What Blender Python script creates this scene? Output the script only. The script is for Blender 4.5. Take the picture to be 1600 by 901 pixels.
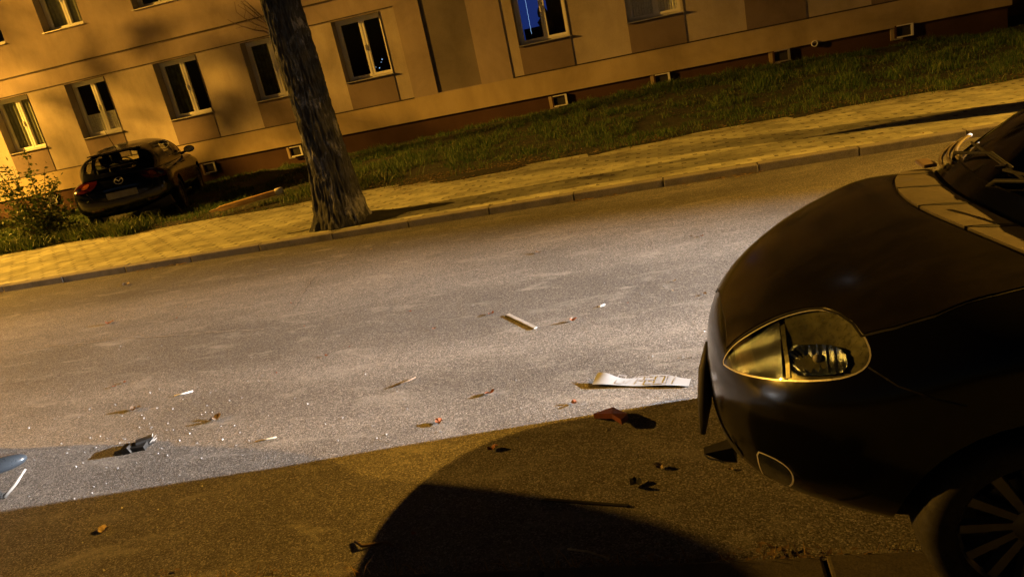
import bpy, bmesh, math, random
import numpy as np
from mathutils import Vector, Matrix, noise
from mathutils.bvhtree import BVHTree
from mathutils.geometry import delaunay_2d_cdt
R = math.radians
random.seed(7); rng = np.random.default_rng(7)
for o in list(bpy.data.objects): bpy.data.objects.remove(o)
S = bpy.context.scene
COL = S.collection

# ------------------------------------------------------------------ camera, sky, exposure
cam = bpy.data.objects.new('camera', bpy.data.cameras.new('camera')); COL.objects.link(cam)
right = Vector((0.96271682, 0.1819428, -0.20018276)); down = Vector((-0.12859796, -0.34322861, -0.93040673))
fwd = Vector((-0.23798926, 0.92146131, -0.30703449))
cam.matrix_world = Matrix((( right.x, -down.x, -fwd.x, 0), (right.y, -down.y, -fwd.y, 0), (right.z, -down.z, -fwd.z, 1.9), (0, 0, 0, 1)))
cam.data.lens = 26.5036; cam.data.sensor_width = 36; cam.data.clip_start = 0.05; cam.data.clip_end = 600
S.camera = cam

world = bpy.data.worlds.new('World'); S.world = world; world.use_nodes = True
wn = world.node_tree; bg = wn.nodes['Background']
sky = wn.nodes.new('ShaderNodeTexSky'); sky.sky_type = 'NISHITA'; sky.sun_disc = False
sky.sun_elevation = R(-4); sky.sun_rotation = R(200)
wn.links.new(sky.outputs[0], bg.inputs[0]); bg.inputs[1].default_value = 0.15

sun = bpy.data.objects.new('moon_sun', bpy.data.lights.new('moon_sun', 'SUN')); COL.objects.link(sun)
sun.data.energy = 0.002; sun.data.angle = R(0.5); sun.data.color = (0.8, 0.88, 1.0)
sun.rotation_euler = (R(50), 0, R(200)); sun.location = (0, 0, 30)

S.view_settings.view_transform = 'Standard'; S.view_settings.look = 'None'
S.view_settings.exposure = 0.0; S.view_settings.gamma = 1.0; S.view_settings.use_curve_mapping = False

SODIUM = (1.0, 0.47, 0.05)
LAMP_LEFT = 112000.0; LAMP_RIGHT = 74000.0; FLOOD = 50000.0

# ------------------------------------------------------------------ helpers
def mesh_obj(name, verts, faces, mat=None, parent=None, smooth=False, sharp=None):
    me = bpy.data.meshes.new(name); me.from_pydata([tuple(v) for v in verts], [], [tuple(f) for f in faces]); me.update()
    return link(name, me, mat, parent, smooth, sharp)
def link(name, me, mat=None, parent=None, smooth=False, sharp=None):
    if mat is not None:
        me.materials.clear()
        for m in (mat if isinstance(mat, (list, tuple)) else [mat]): me.materials.append(m)
    if smooth:
        me.polygons.foreach_set('use_smooth', [True]*len(me.polygons))
        if sharp: me.set_sharp_from_angle(angle=R(sharp))
    o = bpy.data.objects.new(name, me); COL.objects.link(o)
    if parent is not None: o.parent = parent
    return o
def bm_obj(name, bm, mat, parent=None, smooth=False, sharp=None, bevel=0):
    if bevel: bmesh.ops.bevel(bm, geom=list(bm.edges), offset=bevel, segments=2, affect='EDGES', profile=.6)
    bmesh.ops.recalc_face_normals(bm, faces=bm.faces)
    me = bpy.data.meshes.new(name); bm.to_mesh(me); bm.free()
    return link(name, me, mat, parent, smooth, sharp)
def tag(o, label, cat, group=None):
    o['label'] = label; o['category'] = cat
    if group: o['group'] = group
    return o
def struct(o, kind='structure'): o['kind'] = kind; return o
def empty(name, loc=(0, 0, 0), rz=0, scale=1):
    o = bpy.data.objects.new(name, None); COL.objects.link(o)
    o.location = loc; o.rotation_euler = (0, 0, rz); o.scale = (scale,)*3; o.empty_display_size = .2
    return o
def add_box(bm, x0, x1, y0, y1, z0, z1, M=None):
    c = [(x0, y0, z0), (x1, y0, z0), (x1, y1, z0), (x0, y1, z0), (x0, y0, z1), (x1, y0, z1), (x1, y1, z1), (x0, y1, z1)]
    v = [bm.verts.new(M @ Vector(p) if M else p) for p in c]
    for f in ((0, 3, 2, 1), (4, 5, 6, 7), (0, 1, 5, 4), (1, 2, 6, 5), (2, 3, 7, 6), (3, 0, 4, 7)): bm.faces.new([v[i] for i in f])
def box(name, x0, x1, y0, y1, z0, z1, mat, parent=None, bevel=0, M=None):
    bm = bmesh.new(); add_box(bm, x0, x1, y0, y1, z0, z1, M); return bm_obj(name, bm, mat, parent, bevel=bevel)
def add_tube(bm, pts, rad, seg=8, cap=True):
    pts = [Vector(p) for p in pts]; n = len(pts)
    rad = rad if isinstance(rad, (list, tuple)) else [rad]*n
    rings = []; up = None
    for i, p in enumerate(pts):
        t = (pts[min(i+1, n-1)]-pts[max(i-1, 0)]).normalized()
        if up is None:
            up = t.orthogonal().normalized()
        up = (up - t*up.dot(t)); up = up.normalized() if up.length > 1e-6 else t.orthogonal().normalized()
        s = t.cross(up)
        rings.append([bm.verts.new(p+rad[i]*(math.cos(a)*up+math.sin(a)*s)) for a in [2*math.pi*k/seg for k in range(seg)]])
    for a, b in zip(rings, rings[1:]):
        for k in range(seg): bm.faces.new((a[k], a[(k+1) % seg], b[(k+1) % seg], b[k]))
    if cap:
        bm.faces.new(rings[0][::-1]); bm.faces.new(rings[-1])
def tube(name, pts, rad, mat, parent=None, seg=8):
    bm = bmesh.new(); add_tube(bm, pts, rad, seg); return bm_obj(name, bm, mat, parent, smooth=True, sharp=50)
def add_lathe(bm, prof, M, seg=32, closed=True):
    """prof: (radius, height) list; spins about local z, moved by M"""
    rings = [[bm.verts.new(M @ Vector((r*math.cos(2*math.pi*k/seg), r*math.sin(2*math.pi*k/seg), h))) for k in range(seg)] for r, h in prof]
    for a, b in zip(rings, rings[1:]):
        for k in range(seg): bm.faces.new((a[k], a[(k+1) % seg], b[(k+1) % seg], b[k]))
    if closed: bm.faces.new(rings[0][::-1]); bm.faces.new(rings[-1])
def lathe(name, prof, M, mat, parent=None, seg=32, closed=True, sharp=40):
    bm = bmesh.new(); add_lathe(bm, prof, M, seg, closed); return bm_obj(name, bm, mat, parent, smooth=True, sharp=sharp)
def pch(xs, ys):
    """monotone cubic interpolation"""
    xs = np.array(xs, float); ys = np.array(ys, float); d = np.diff(ys)/np.diff(xs); m = np.zeros(len(xs))
    m[1:-1] = np.where(d[:-1]*d[1:] > 0, 2*d[:-1]*d[1:]/(d[:-1]+d[1:]+1e-12), 0); m[0] = d[0]; m[-1] = d[-1]
    def f(x):
        x = np.clip(np.asarray(x, float), xs[0], xs[-1]); i = np.clip(np.searchsorted(xs, x)-1, 0, len(xs)-2)
        hh = xs[i+1]-xs[i]; t = (x-xs[i])/hh
        return (2*t**3-3*t**2+1)*ys[i]+(t**3-2*t**2+t)*hh*m[i]+(-2*t**3+3*t**2)*ys[i+1]+(t**3-t**2)*hh*m[i+1]
    return f

# ------------------------------------------------------------------ node helpers
def mat_new(name):
    m = bpy.data.materials.new(name); m.use_nodes = True
    nt = m.node_tree; p = nt.nodes['Principled BSDF']
    return m, nt, p
def N(nt, t, **k):
    n = nt.nodes.new(t)
    for a, v in k.items(): setattr(n, a, v)
    return n
def noise_n(nt, scale, detail=4, rough=.55, vec=None, dist=0):
    n = N(nt, 'ShaderNodeTexNoise'); n.inputs['Scale'].default_value = scale; n.inputs['Detail'].default_value = detail
    n.inputs['Roughness'].default_value = rough; n.inputs['Distortion'].default_value = dist
    if vec: nt.links.new(vec, n.inputs['Vector'])
    return n.outputs['Fac']
def ramp(nt, fac, stops):
    r = N(nt, 'ShaderNodeValToRGB'); e = r.color_ramp.elements
    while len(e) < len(stops): e.new(.5)
    for el, (p, c) in zip(e, stops):
        el.position = p; el.color = (c if len(c) == 4 else (*c, 1)) if isinstance(c, tuple) else (c, c, c, 1)
    nt.links.new(fac, r.inputs[0]); return r.outputs[0]
def math_n(nt, op, a, b=None):
    n = N(nt, 'ShaderNodeMath', operation=op)
    for i, v in enumerate((a, b)):
        if v is None: continue
        if isinstance(v, (int, float)): n.inputs[i].default_value = v
        else: nt.links.new(v, n.inputs[i])
    return n.outputs[0]
def mix_c(nt, fac, a, b, mode='MIX'):
    n = N(nt, 'ShaderNodeMix', data_type='RGBA', blend_type=mode)
    for i, v in ((0, fac), (6, a), (7, b)):
        if isinstance(v, (int, float)): n.inputs[i].default_value = v
        elif isinstance(v, tuple): n.inputs[i].default_value = (*v, 1)
        else: nt.links.new(v, n.inputs[i])
    return n.outputs[2]
def bump(nt, p, height, strength=.5, dist=.01, prev=None):
    b = N(nt, 'ShaderNodeBump'); b.inputs['Strength'].default_value = strength; b.inputs['Distance'].default_value = dist
    nt.links.new(height, b.inputs['Height'])
    if prev: nt.links.new(prev, b.inputs['Normal'])
    nt.links.new(b.outputs[0], p.inputs['Normal']); return b.outputs[0]
def objc(nt, scale=None):
    tc = N(nt, 'ShaderNodeTexCoord'); o = tc.outputs['Object']
    if scale:
        mp = N(nt, 'ShaderNodeMapping'); mp.inputs['Scale'].default_value = scale; nt.links.new(o, mp.inputs[0]); o = mp.outputs[0]
    return o
def simple(name, col, rough=.6, metal=0, var=.25, scale=8, coat=0, bumps=0, spec=.5):
    m, nt, p = mat_new(name); v = objc(nt)
    f = noise_n(nt, scale, 5, .6, v)
    c = ramp(nt, f, [(.3, tuple(x*(1-var) for x in col)), (.7, tuple(min(1, x*(1+var)) for x in col))])
    nt.links.new(c, p.inputs['Base Color']); p.inputs['Roughness'].default_value = rough; p.inputs['Metallic'].default_value = metal
    p.inputs['Coat Weight'].default_value = coat; p.inputs['Specular IOR Level'].default_value = spec
    r2 = ramp(nt, noise_n(nt, scale*3, 4, .6, v), [(.3, max(.02, rough*.8)), (.7, min(1, rough*1.2))]); nt.links.new(r2, p.inputs['Roughness'])
    if bumps: bump(nt, p, noise_n(nt, scale*12, 5, .6, v), bumps, .004)
    return m
def glass(name, tint=(.75, .8, .8), ior=1.5, rough=.02, refl=1.0):
    m, nt, p = mat_new(name); nt.nodes.remove(p); out = nt.nodes['Material Output']
    t = N(nt, 'ShaderNodeBsdfTransparent'); t.inputs[0].default_value = (*tint, 1)
    g = N(nt, 'ShaderNodeBsdfGlossy'); g.inputs['Roughness'].default_value = rough; g.inputs[0].default_value = (refl, refl, refl, 1)
    lw = N(nt, 'ShaderNodeLayerWeight'); lw.inputs[0].default_value = .5
    fr_ = math_n(nt, 'ADD', math_n(nt, 'MULTIPLY', math_n(nt, 'POWER', lw.outputs['Facing'], 4.5), .85), ((ior-1)/(ior+1))**2)
    v = objc(nt); b = N(nt, 'ShaderNodeBump'); b.inputs['Strength'].default_value = .02; b.inputs['Distance'].default_value = .01
    nt.links.new(noise_n(nt, 6, 2, .5, v), b.inputs['Height']); nt.links.new(b.outputs[0], g.inputs['Normal'])
    x = N(nt, 'ShaderNodeMixShader'); nt.links.new(fr_, x.inputs[0]); nt.links.new(t.outputs[0], x.inputs[1]); nt.links.new(g.outputs[0], x.inputs[2])
    nt.links.new(x.outputs[0], out.inputs[0]); return m
def emit(name, col, strength):
    m, nt, p = mat_new(name); p.inputs['Base Color'].default_value = (*col, 1)
    p.inputs['Emission Color'].default_value = (*col, 1); p.inputs['Emission Strength'].default_value = strength; return m

# ------------------------------------------------------------------ materials
def asphalt():
    m, nt, p = mat_new('asphalt'); v = objc(nt)
    vo = N(nt, 'ShaderNodeTexVoronoi'); vo.inputs['Scale'].default_value = 165; nt.links.new(v, vo.inputs['Vector'])
    sep = N(nt, 'ShaderNodeSeparateColor'); nt.links.new(vo.outputs['Color'], sep.inputs[0])
    base = ramp(nt, sep.outputs[0], [(0, (.062, .059, .055)), (.5, (.13, .124, .117)), (.85, (.21, .20, .19)), (.97, (.34, .33, .31))])
    big = ramp(nt, noise_n(nt, .55, 5, .6, v), [(.3, (.70, .70, .70)), (.7, (1.2, 1.2, 1.2))])
    c = mix_c(nt, 1.0, base, big, 'MULTIPLY')
    trk = ramp(nt, noise_n(nt, 1, 3, .5, objc(nt, (.07, 1.05, 1)), .3), [(.38, (.74, .735, .73)), (.6, (1.08, 1.08, 1.08))])
    c = mix_c(nt, 1.0, c, trk, 'MULTIPLY')
    # pale scuffs of dust and rubbed stone
    vs = objc(nt, (1.2, 3.2, 1)); sc = ramp(nt, noise_n(nt, 1.6, 7, .7, vs, .6), [(.54, 0.0), (.72, .6)])
    c = mix_c(nt, sc, c, (.30, .29, .27))
    st = ramp(nt, noise_n(nt, 1.1, 5, .6, objc(nt, (.25, 1.2, 1))), [(.58, 0.0), (.72, .45)])
    c = mix_c(nt, st, c, (.07, .068, .066))
    nt.links.new(c, p.inputs['Base Color']); p.inputs['Roughness'].default_value = .82; p.inputs['Specular IOR Level'].default_value = .35
    h1 = math_n(nt, 'SUBTRACT', 1.0, vo.outputs['Distance']); fine = noise_n(nt, 320, 3, .6, v)
    hh = math_n(nt, 'ADD', math_n(nt, 'MULTIPLY', h1, 1.0), math_n(nt, 'MULTIPLY', sep.outputs[1], .7))
    hh = math_n(nt, 'ADD', hh, math_n(nt, 'MULTIPLY', fine, .5))
    b1 = bump(nt, p, hh, .6, .003)
    bump(nt, p, noise_n(nt, 3, 4, .5, v), .12, .03, b1); return m
def pavers():
    m, nt, p = mat_new('pavers'); v = objc(nt)
    sp = N(nt, 'ShaderNodeSeparateXYZ'); nt.links.new(v, sp.inputs[0]); X, Y = sp.outputs[0], sp.outputs[1]
    wob = math_n(nt, 'MULTIPLY', math_n(nt, 'SUBTRACT', noise_n(nt, 9, 2, .5, v), .5), .03)
    X = math_n(nt, 'ADD', X, wob)
    iy0 = math_n(nt, 'FLOOR', math_n(nt, 'DIVIDE', Y, .15)); fy = math_n(nt, 'SUBTRACT', math_n(nt, 'DIVIDE', Y, .15), iy0)
    par = math_n(nt, 'MODULO', math_n(nt, 'ADD', iy0, 400.0), 2.0)
    cx = math_n(nt, 'ADD', math_n(nt, 'DIVIDE', X, .29), math_n(nt, 'MULTIPLY', par, .5)); ix = math_n(nt, 'FLOOR', cx); fx = math_n(nt, 'SUBTRACT', cx, ix)
    iy = iy0
    cmb = N(nt, 'ShaderNodeCombineXYZ'); nt.links.new(ix, cmb.inputs[0]); nt.links.new(iy, cmb.inputs[1])
    wn_ = N(nt, 'ShaderNodeTexWhiteNoise', noise_dimensions='2D'); nt.links.new(cmb.outputs[0], wn_.inputs['Vector'])
    rw = math_n(nt, 'MULTIPLY', wn_.outputs['Value'], .05)
    # small open gap at the corner of every stone, thin joints between
    hole = math_n(nt, 'MULTIPLY', math_n(nt, 'LESS_THAN', fx, math_n(nt, 'ADD', rw, .14)), math_n(nt, 'LESS_THAN', fy, .42))
    thin = math_n(nt, 'MAXIMUM', math_n(nt, 'LESS_THAN', fx, .022), math_n(nt, 'LESS_THAN', fy, .05))
    keep = ramp(nt, noise_n(nt, 1.3, 3, .6, v), [(.32, .12), (.62, .9)])
    j = math_n(nt, 'MAXIMUM', math_n(nt, 'MULTIPLY', thin, .35), math_n(nt, 'MULTIPLY', hole, keep))
    stone = ramp(nt, wn_.outputs['Value'], [(0, (.34, .345, .26)), (.5, (.45, .455, .33)), (1, (.54, .54, .40))])
    stone = mix_c(nt, 1, stone, ramp(nt, noise_n(nt, 2.2, 6, .65, v), [(.28, (.48, .46, .43)), (.62, (1.08, 1.08, 1.06))]), 'MULTIPLY')
    stone = mix_c(nt, 1, stone, ramp(nt, noise_n(nt, 90, 3, .6, v), [(.3, (.8, .8, .8)), (.7, (1.15, 1.15, 1.15))]), 'MULTIPLY')
    c = mix_c(nt, math_n(nt, 'MULTIPLY', j, .96), stone, (.03, .026, .018))
    nt.links.new(c, p.inputs['Base Color']); p.inputs['Roughness'].default_value = .85
    b = bump(nt, p, math_n(nt, 'SUBTRACT', 1.0, j), .8, .008); bump(nt, p, noise_n(nt, 120, 3, .6, v), .3, .003, b); return m
def concrete(name, col):
    m, nt, p = mat_new(name); v = objc(nt)
    c = ramp(nt, noise_n(nt, 5, 7, .68, v), [(.25, tuple(x*.55 for x in col)), (.5, col), (.75, tuple(x*1.25 for x in col))])
    sp = ramp(nt, noise_n(nt, 160, 2, .5, v), [(.35, (.75, .75, .75)), (.65, (1.15, 1.15, 1.15))])
    nt.links.new(mix_c(nt, 1, c, sp, 'MULTIPLY'), p.inputs['Base Color']); p.inputs['Roughness'].default_value = .88
    bump(nt, p, noise_n(nt, 90, 5, .65, v), .5, .004); return m
def soil():
    m, nt, p = mat_new('soil'); v = objc(nt)
    c = ramp(nt, noise_n(nt, 7, 8, .7, v), [(.3, (.016, .017, .008)), (.5, (.028, .029, .014)), (.7, (.055, .047, .026))])
    nt.links.new(c, p.inputs['Base Color']); p.inputs['Roughness'].default_value = .95
    bump(nt, p, noise_n(nt, 40, 6, .7, v), .9, .03); return m
def plaster(name, col, stain=.6):
    m, nt, p = mat_new(name); v = objc(nt)
    big = ramp(nt, noise_n(nt, .55, 6, .62, v, .4), [(.3, tuple(x*.66 for x in col)), (.5, col), (.72, tuple(min(1, x*1.22) for x in col))])
    drip = ramp(nt, noise_n(nt, 1, 6, .65, objc(nt, (1.5, 1, .5))), [(.30, (stain+.2, stain+.18, stain+.16)), (.6, (1, 1, 1))])
    gr = ramp(nt, noise_n(nt, 70, 3, .6, v), [(.3, (.9, .9, .9)), (.7, (1.06, 1.06, 1.06))])
    c = mix_c(nt, 1, mix_c(nt, 1, big, drip, 'MULTIPLY'), gr, 'MULTIPLY')
    nt.links.new(c, p.inputs['Base Color']); p.inputs['Roughness'].default_value = .9; p.inputs['Specular IOR Level'].default_value = .25
    bump(nt, p, noise_n(nt, 110, 4, .6, v), .35, .004); return m
def bark():
    m, nt, p = mat_new('bark'); v = objc(nt, (1, 1, .2))
    f = noise_n(nt, 34, 8, .68, v, .5)
    c = ramp(nt, f, [(.3, (.013, .013, .014)), (.48, (.034, .036, .039)), (.62, (.064, .068, .074)), (.8, (.13, .137, .15))])
    pat = ramp(nt, noise_n(nt, 5.0, 6, .72, objc(nt, (1, 1, .45)), .8), [(.54, 0.0), (.64, .7)])
    c = mix_c(nt, pat, c, (.30, .31, .34))
    nt.links.new(c, p.inputs['Base Color']); p.inputs['Roughness'].default_value = .92
    b = bump(nt, p, f, 1.0, .035); bump(nt, p, noise_n(nt, 60, 5, .7, v), .6, .008, b); return m
def foliage(name, a, b, c_, rough=.6):
    m, nt, p = mat_new(name); at = N(nt, 'ShaderNodeAttribute', attribute_name='rnd')
    v = objc(nt); f = math_n(nt, 'ADD', math_n(nt, 'MULTIPLY', at.outputs['Fac'], .65), math_n(nt, 'MULTIPLY', noise_n(nt, 1.2, 4, .6, v), .45))
    nt.links.new(ramp(nt, f, [(.15, a), (.5, b), (.9, c_)]), p.inputs['Base Color']); p.inputs['Roughness'].default_value = rough
    p.inputs['Specular IOR Level'].default_value = .3
    tr = N(nt, 'ShaderNodeBsdfTranslucent'); nt.links.new(ramp(nt, f, [(.15, a), (.5, b), (.9, c_)]), tr.inputs[0])
    x = N(nt, 'ShaderNodeMixShader'); x.inputs[0].default_value = .25
    nt.links.new(p.outputs[0], x.inputs[1]); nt.links.new(tr.outputs[0], x.inputs[2]); nt.links.new(x.outputs[0], nt.nodes['Material Output'].inputs[0]); return m
def paint(name, col, dust=0.0, dustcol=(.16, .13, .095), rough=.16):
    m, nt, p = mat_new(name); v = objc(nt)
    d = ramp(nt, noise_n(nt, 3.2, 8, .72, v, .4), [(.30, dust*.35), (.75, min(1, dust*1.1))])
    sm = ramp(nt, noise_n(nt, 2.0, 6, .65, objc(nt, (1, 4.5, 3)), .8), [(.45, 0.0), (.7, dust)])
    pt = ramp(nt, noise_n(nt, 230, 2, .5, v), [(.70, 0.0), (.78, dust)])
    d = math_n(nt, 'MINIMUM', math_n(nt, 'ADD', math_n(nt, 'ADD', d, math_n(nt, 'MULTIPLY', sm, .6)), pt), 1.0)
    nt.links.new(mix_c(nt, d, tuple(col), dustcol), p.inputs['Base Color'])
    nt.links.new(math_n(nt, 'ADD', math_n(nt, 'MULTIPLY', d, .5), rough), p.inputs['Roughness'])
    p.inputs['Coat Weight'].default_value = .12; p.inputs['Coat Roughness'].default_value = .10+.25*dust; p.inputs['Specular IOR Level'].default_value = .35
    bump(nt, p, noise_n(nt, 2.5, 2, .5, v), .02, .02); return m

M = dict(
    asphalt=asphalt(), pavers=pavers(), kerb=concrete('kerb_concrete', (.24, .225, .20)), soil=soil(), darkkerb=concrete('shaded_kerb', (.085, .075, .06)),
    wall=plaster('facade_plaster', (.34, .275, .235)), pier=plaster('pier_plaster', (.42, .36, .30)),
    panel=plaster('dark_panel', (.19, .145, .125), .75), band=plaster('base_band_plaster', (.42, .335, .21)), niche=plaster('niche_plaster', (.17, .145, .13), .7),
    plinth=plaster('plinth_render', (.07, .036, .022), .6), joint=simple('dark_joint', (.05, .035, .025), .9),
    reveal=plaster('reveal_plaster', (.30, .27, .24), .8), tin=simple('tin_sill', (.38, .36, .34), .4, .6),
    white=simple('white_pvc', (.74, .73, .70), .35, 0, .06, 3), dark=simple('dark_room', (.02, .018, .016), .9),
    pane=glass('window_pane', (.85, .87, .87), 1.52, .01), curtain=simple('net_curtain', (.75, .74, .70), .9, 0, .25, 30),
    bark=bark(), crack=simple('bitumen_crack', (.03, .028, .026), .9), shade=simple('green_reflection_curtain', (.055, .065, .04), .9, 0, .6, 7), drape=simple('green_grey_drape', (.26, .27, .19), .9, 0, .2, 12), grass=foliage('grass_blade', (.022, .062, .011), (.058, .135, .026), (.20, .22, .09)),
    leaf=foliage('tree_leaf', (.035, .055, .012), (.06, .085, .02), (.11, .10, .03)),
    shrub=foliage('shrub_leaf', (.025, .050, .012), (.062, .10, .024), (.17, .18, .06)),
    litter=foliage('leaf_litter', (.10, .055, .02), (.22, .14, .06), (.42, .32, .17), .85),
    dryleaf=simple('dry_leaf', (.20, .062, .022), .65, 0, .5, 40, bumps=.4), paleleaf=simple('pale_leaf', (.33, .25, .15), .8, 0, .4, 40, bumps=.3),
    twig=simple('dry_twig', (.16, .11, .07), .85, 0, .4, 40, bumps=.4), straw=simple('pale_straw', (.45, .38, .25), .8, 0, .3, 40),
    bodyblack=paint('black_paint', (.003, .003, .0032), .0), hood=paint('dusty_black_paint', (.004, .004, .004), .10, (.09, .072, .055), .17),
    navy=paint('dark_blue_black_paint', (.004, .005, .008), .0), greypaint=paint('grey_paint', (.18, .19, .20), .1), vanpaint=paint('white_paint', (.70, .70, .68), .1),
    plastic=simple('black_plastic', (.010, .010, .010), .62, 0, .3, 25, bumps=.1), cowl=simple('weathered_scuttle_plastic', (.07, .06, .045), .7, 0, .3, 6, bumps=.25),
    seam=simple('black_gap', (.002, .002, .002), .9), rubber=simple('tyre_rubber', (.018, .017, .016), .8, 0, .4, 20, bumps=.3),
    alloy=simple('alloy_rim', (.20, .20, .21), .4, .7, .2, 9), chrome=simple('chrome', (.72, .71, .68), .08, 1.0, .08, 6),
    reflector=simple('reflector_chrome', (.15, .19, .26), .17, .95, .4, 26, bumps=.3), lampdark=simple('lamp_housing', (.10, .105, .07), .3, .4, .5, 22), badge=simple('badge_metal', (.62, .62, .62), .4, .4, .1, 20),
    lens=glass('clear_lens', (.93, .93, .90), 1.55, .03), carglass=glass('car_glass', (.74, .77, .74), 1.5, .02), dullglass=glass('dusty_car_glass', (.20, .21, .20), 1.55, .09),
    redlens=simple('red_lens', (.045, .005, .004), .10, 0, .35, 14, coat=.6), amber=simple('amber_lens', (.22, .06, .012), .15, 0, .3, 14, coat=.5),
    seat=simple('seat_fabric', (.025, .025, .027), .9, 0, .4, 30), seal=simple('grey_rubber_seal', (.15, .125, .09), .55, 0, .3, 20),
    hinge=simple('pale_hinge', (.16, .12, .095), .5), plate=simple('number_plate_white', (.36, .40, .46), .32, 0, .1, 12, coat=.3), ink=simple('plate_ink', (.30, .31, .34), .45, 0, .2, 30),
    darkplate=simple('dim_plate', (.16, .16, .17), .45, 0, .25, 14), blueband=simple('blue_band', (.03, .08, .35), .4),
    postorange=simple('orange_post', (.90, .55, .22), .45, 0, .25, 6), postwhite=simple('white_post', (.8, .78, .72), .5, 0, .1, 9), wood=simple('splintered_end', (.6, .42, .2), .8),
    steel=simple('galvanised_steel', (.30, .30, .30), .5, .7), lampglow=emit('sodium_glow', SODIUM, 60.0), headglow=emit('headlamp_glow', (.9, .95, 1.0), 60.0),
    glint=emit('blue_glint_glow', (.35, .6, 1.0), 1.3), blueroom=emit('blue_lit_room', (.03, .075, .42), .34), redshard=simple('dark_red_plastic', (.11, .028, .016), .45, 0, .4, 25), redplastic=simple('red_brown_plastic', (.20, .05, .025), .4, 0, .4, 25, coat=.2),
    bluegrey=simple('mirror_shell', (.05, .065, .085), .3, .3, .2, 8, coat=.4), greystrip=simple('grey_trim', (.30, .30, .29), .5, 0, .2, 20), glassbit=simple('glass_bits', (.30, .30, .295), .5, 0, .3, 30),
)

# ------------------------------------------------------------------ ground
KY = 8.57; NK = 2.286; SW = .09; GE = 11.3; BY = 17.0
zb_f = pch([-40, -16, -11, -7, -2.6, 0, 3, 6.5, 40], [.02, .02, .10, .15, .27, .36, .30, .16, .16])
def gz(x, y):
    t = np.clip((np.asarray(y, float)-GE)/(BY-GE), 0, 1); t = t*t*(3-2*t)
    return SW+(zb_f(x)-SW)*t
def edge(x): x = np.asarray(x, float); return GE+.13*np.sin(x*.9)+.10*np.sin(x*2.3+1)+.05*np.sin(x*6.1)
def sheet(name, x0, x1, y0, y1, nx, ny, zf, mat, kind='structure'):
    xs = np.linspace(x0, x1, nx); ys = np.linspace(y0, y1, ny); Xg, Yg = np.meshgrid(xs, ys); Z = zf(Xg, Yg)
    v = np.stack([Xg, Yg, Z], -1).reshape(-1, 3)
    f = [(j*nx+i, j*nx+i+1, (j+1)*nx+i+1, (j+1)*nx+i) for j in range(ny-1) for i in range(nx-1)]
    return struct(mesh_obj(name, v, f, mat, smooth=True), kind)
sheet('ground', -300, 300, -300, 300, 2, 2, lambda x, y: 0*x-.06, M['soil'])
sheet('road', -70, 70, NK+.002, KY, 60, 8, lambda x, y: 0*x, M['asphalt'])
sheet('pavement', -70, 70, KY+.14, 11.75, 200, 8, lambda x, y: SW-.004+0*x-.02*np.clip((y-11.2)/.55, 0, 1), M['pavers'])
sheet('lawn_soil', -70, 70, 11.05, 30, 280, 60, lambda x, y: np.where(y < edge(x), SW-.05, gz(x, y)+.006+.012*np.sin(x*3)*np.sin(y*2.7)), M['soil'])
sheet('near_pavement', -70, 70, -60, NK-.30, 2, 2, lambda x, y: 0*x+.018, M['soil'])
def kerb(name, y0, y1, z1, x_off, length, seed):
    r = random.Random(seed); bm = bmesh.new(); x = -66+x_off
    while x < 66:
        dy = r.uniform(-.006, .006); dz = r.uniform(-.004, .004)
        add_box(bm, x+.006, x+length-.006, y0+dy, y1+dy, -.1, z1+dz); x += length
    return struct(bm_obj(name, bm, M['kerb'], bevel=.012))
kerb('kerb', KY, KY+.142, SW, .63, 1.034, 3)
kerb('near_kerb', NK-.302, NK, .026, .3, 1.0, 4).data.materials[0] = M['darkkerb']  # concrete coloured darker to stand in for the shadow along this kerb
# worn road seam and cracks, thin bitumen lines just above the asphalt
def crack(pts, w, mat, seed, z=.003):
    r = random.Random(seed); P = []
    for (a, b), (c, d) in zip(pts, pts[1:]):
        n = max(2, int(math.hypot(c-a, d-b)/.07))
        for i in range(n): t = i/n; P.append((a+(c-a)*t+r.uniform(-.014, .014), b+(d-b)*t+r.uniform(-.014, .014)))
    v = []; f = []
    for i, (x, y) in enumerate(P):
        x2, y2 = P[min(i+1, len(P)-1)]; x1, y1 = P[max(i-1, 0)]; l = math.hypot(x2-x1, y2-y1)+1e-6; ww = w*r.uniform(.35, 1.2)
        nx_, ny_ = -(y2-y1)/l*ww, (x2-x1)/l*ww; v += [(x-nx_, y-ny_, z), (x+nx_, y+ny_, z)]
        if i: f.append((2*i-2, 2*i-1, 2*i+1, 2*i))
    return struct(mesh_obj('road_crack', v, f, mat))
crack([(-3.9, 8.5), (-3.75, 7.6), (-3.85, 6.9), (-3.6, 6.0), (-3.75, 5.3)], .0035, M['crack'], 1)
crack([(-9.8, 6.3), (-7.4, 5.9), (-5.3, 5.75), (-3.6, 5.5)], .006, M['kerb'], 2)
crack([(-4.75, 9.08), (-5.0, 8.98), (-5.25, 8.93)], .03, M['soil'], 6, SW+.003)
crack([(-5.2, 8.93), (-5.6, 8.84), (-6.1, 8.77)], .008, M['soil'], 7, SW+.003)
crack([(-2.0, 7.4), (-.6, 7.1), (.3, 7.2)], .003, M['crack'], 5)

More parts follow.
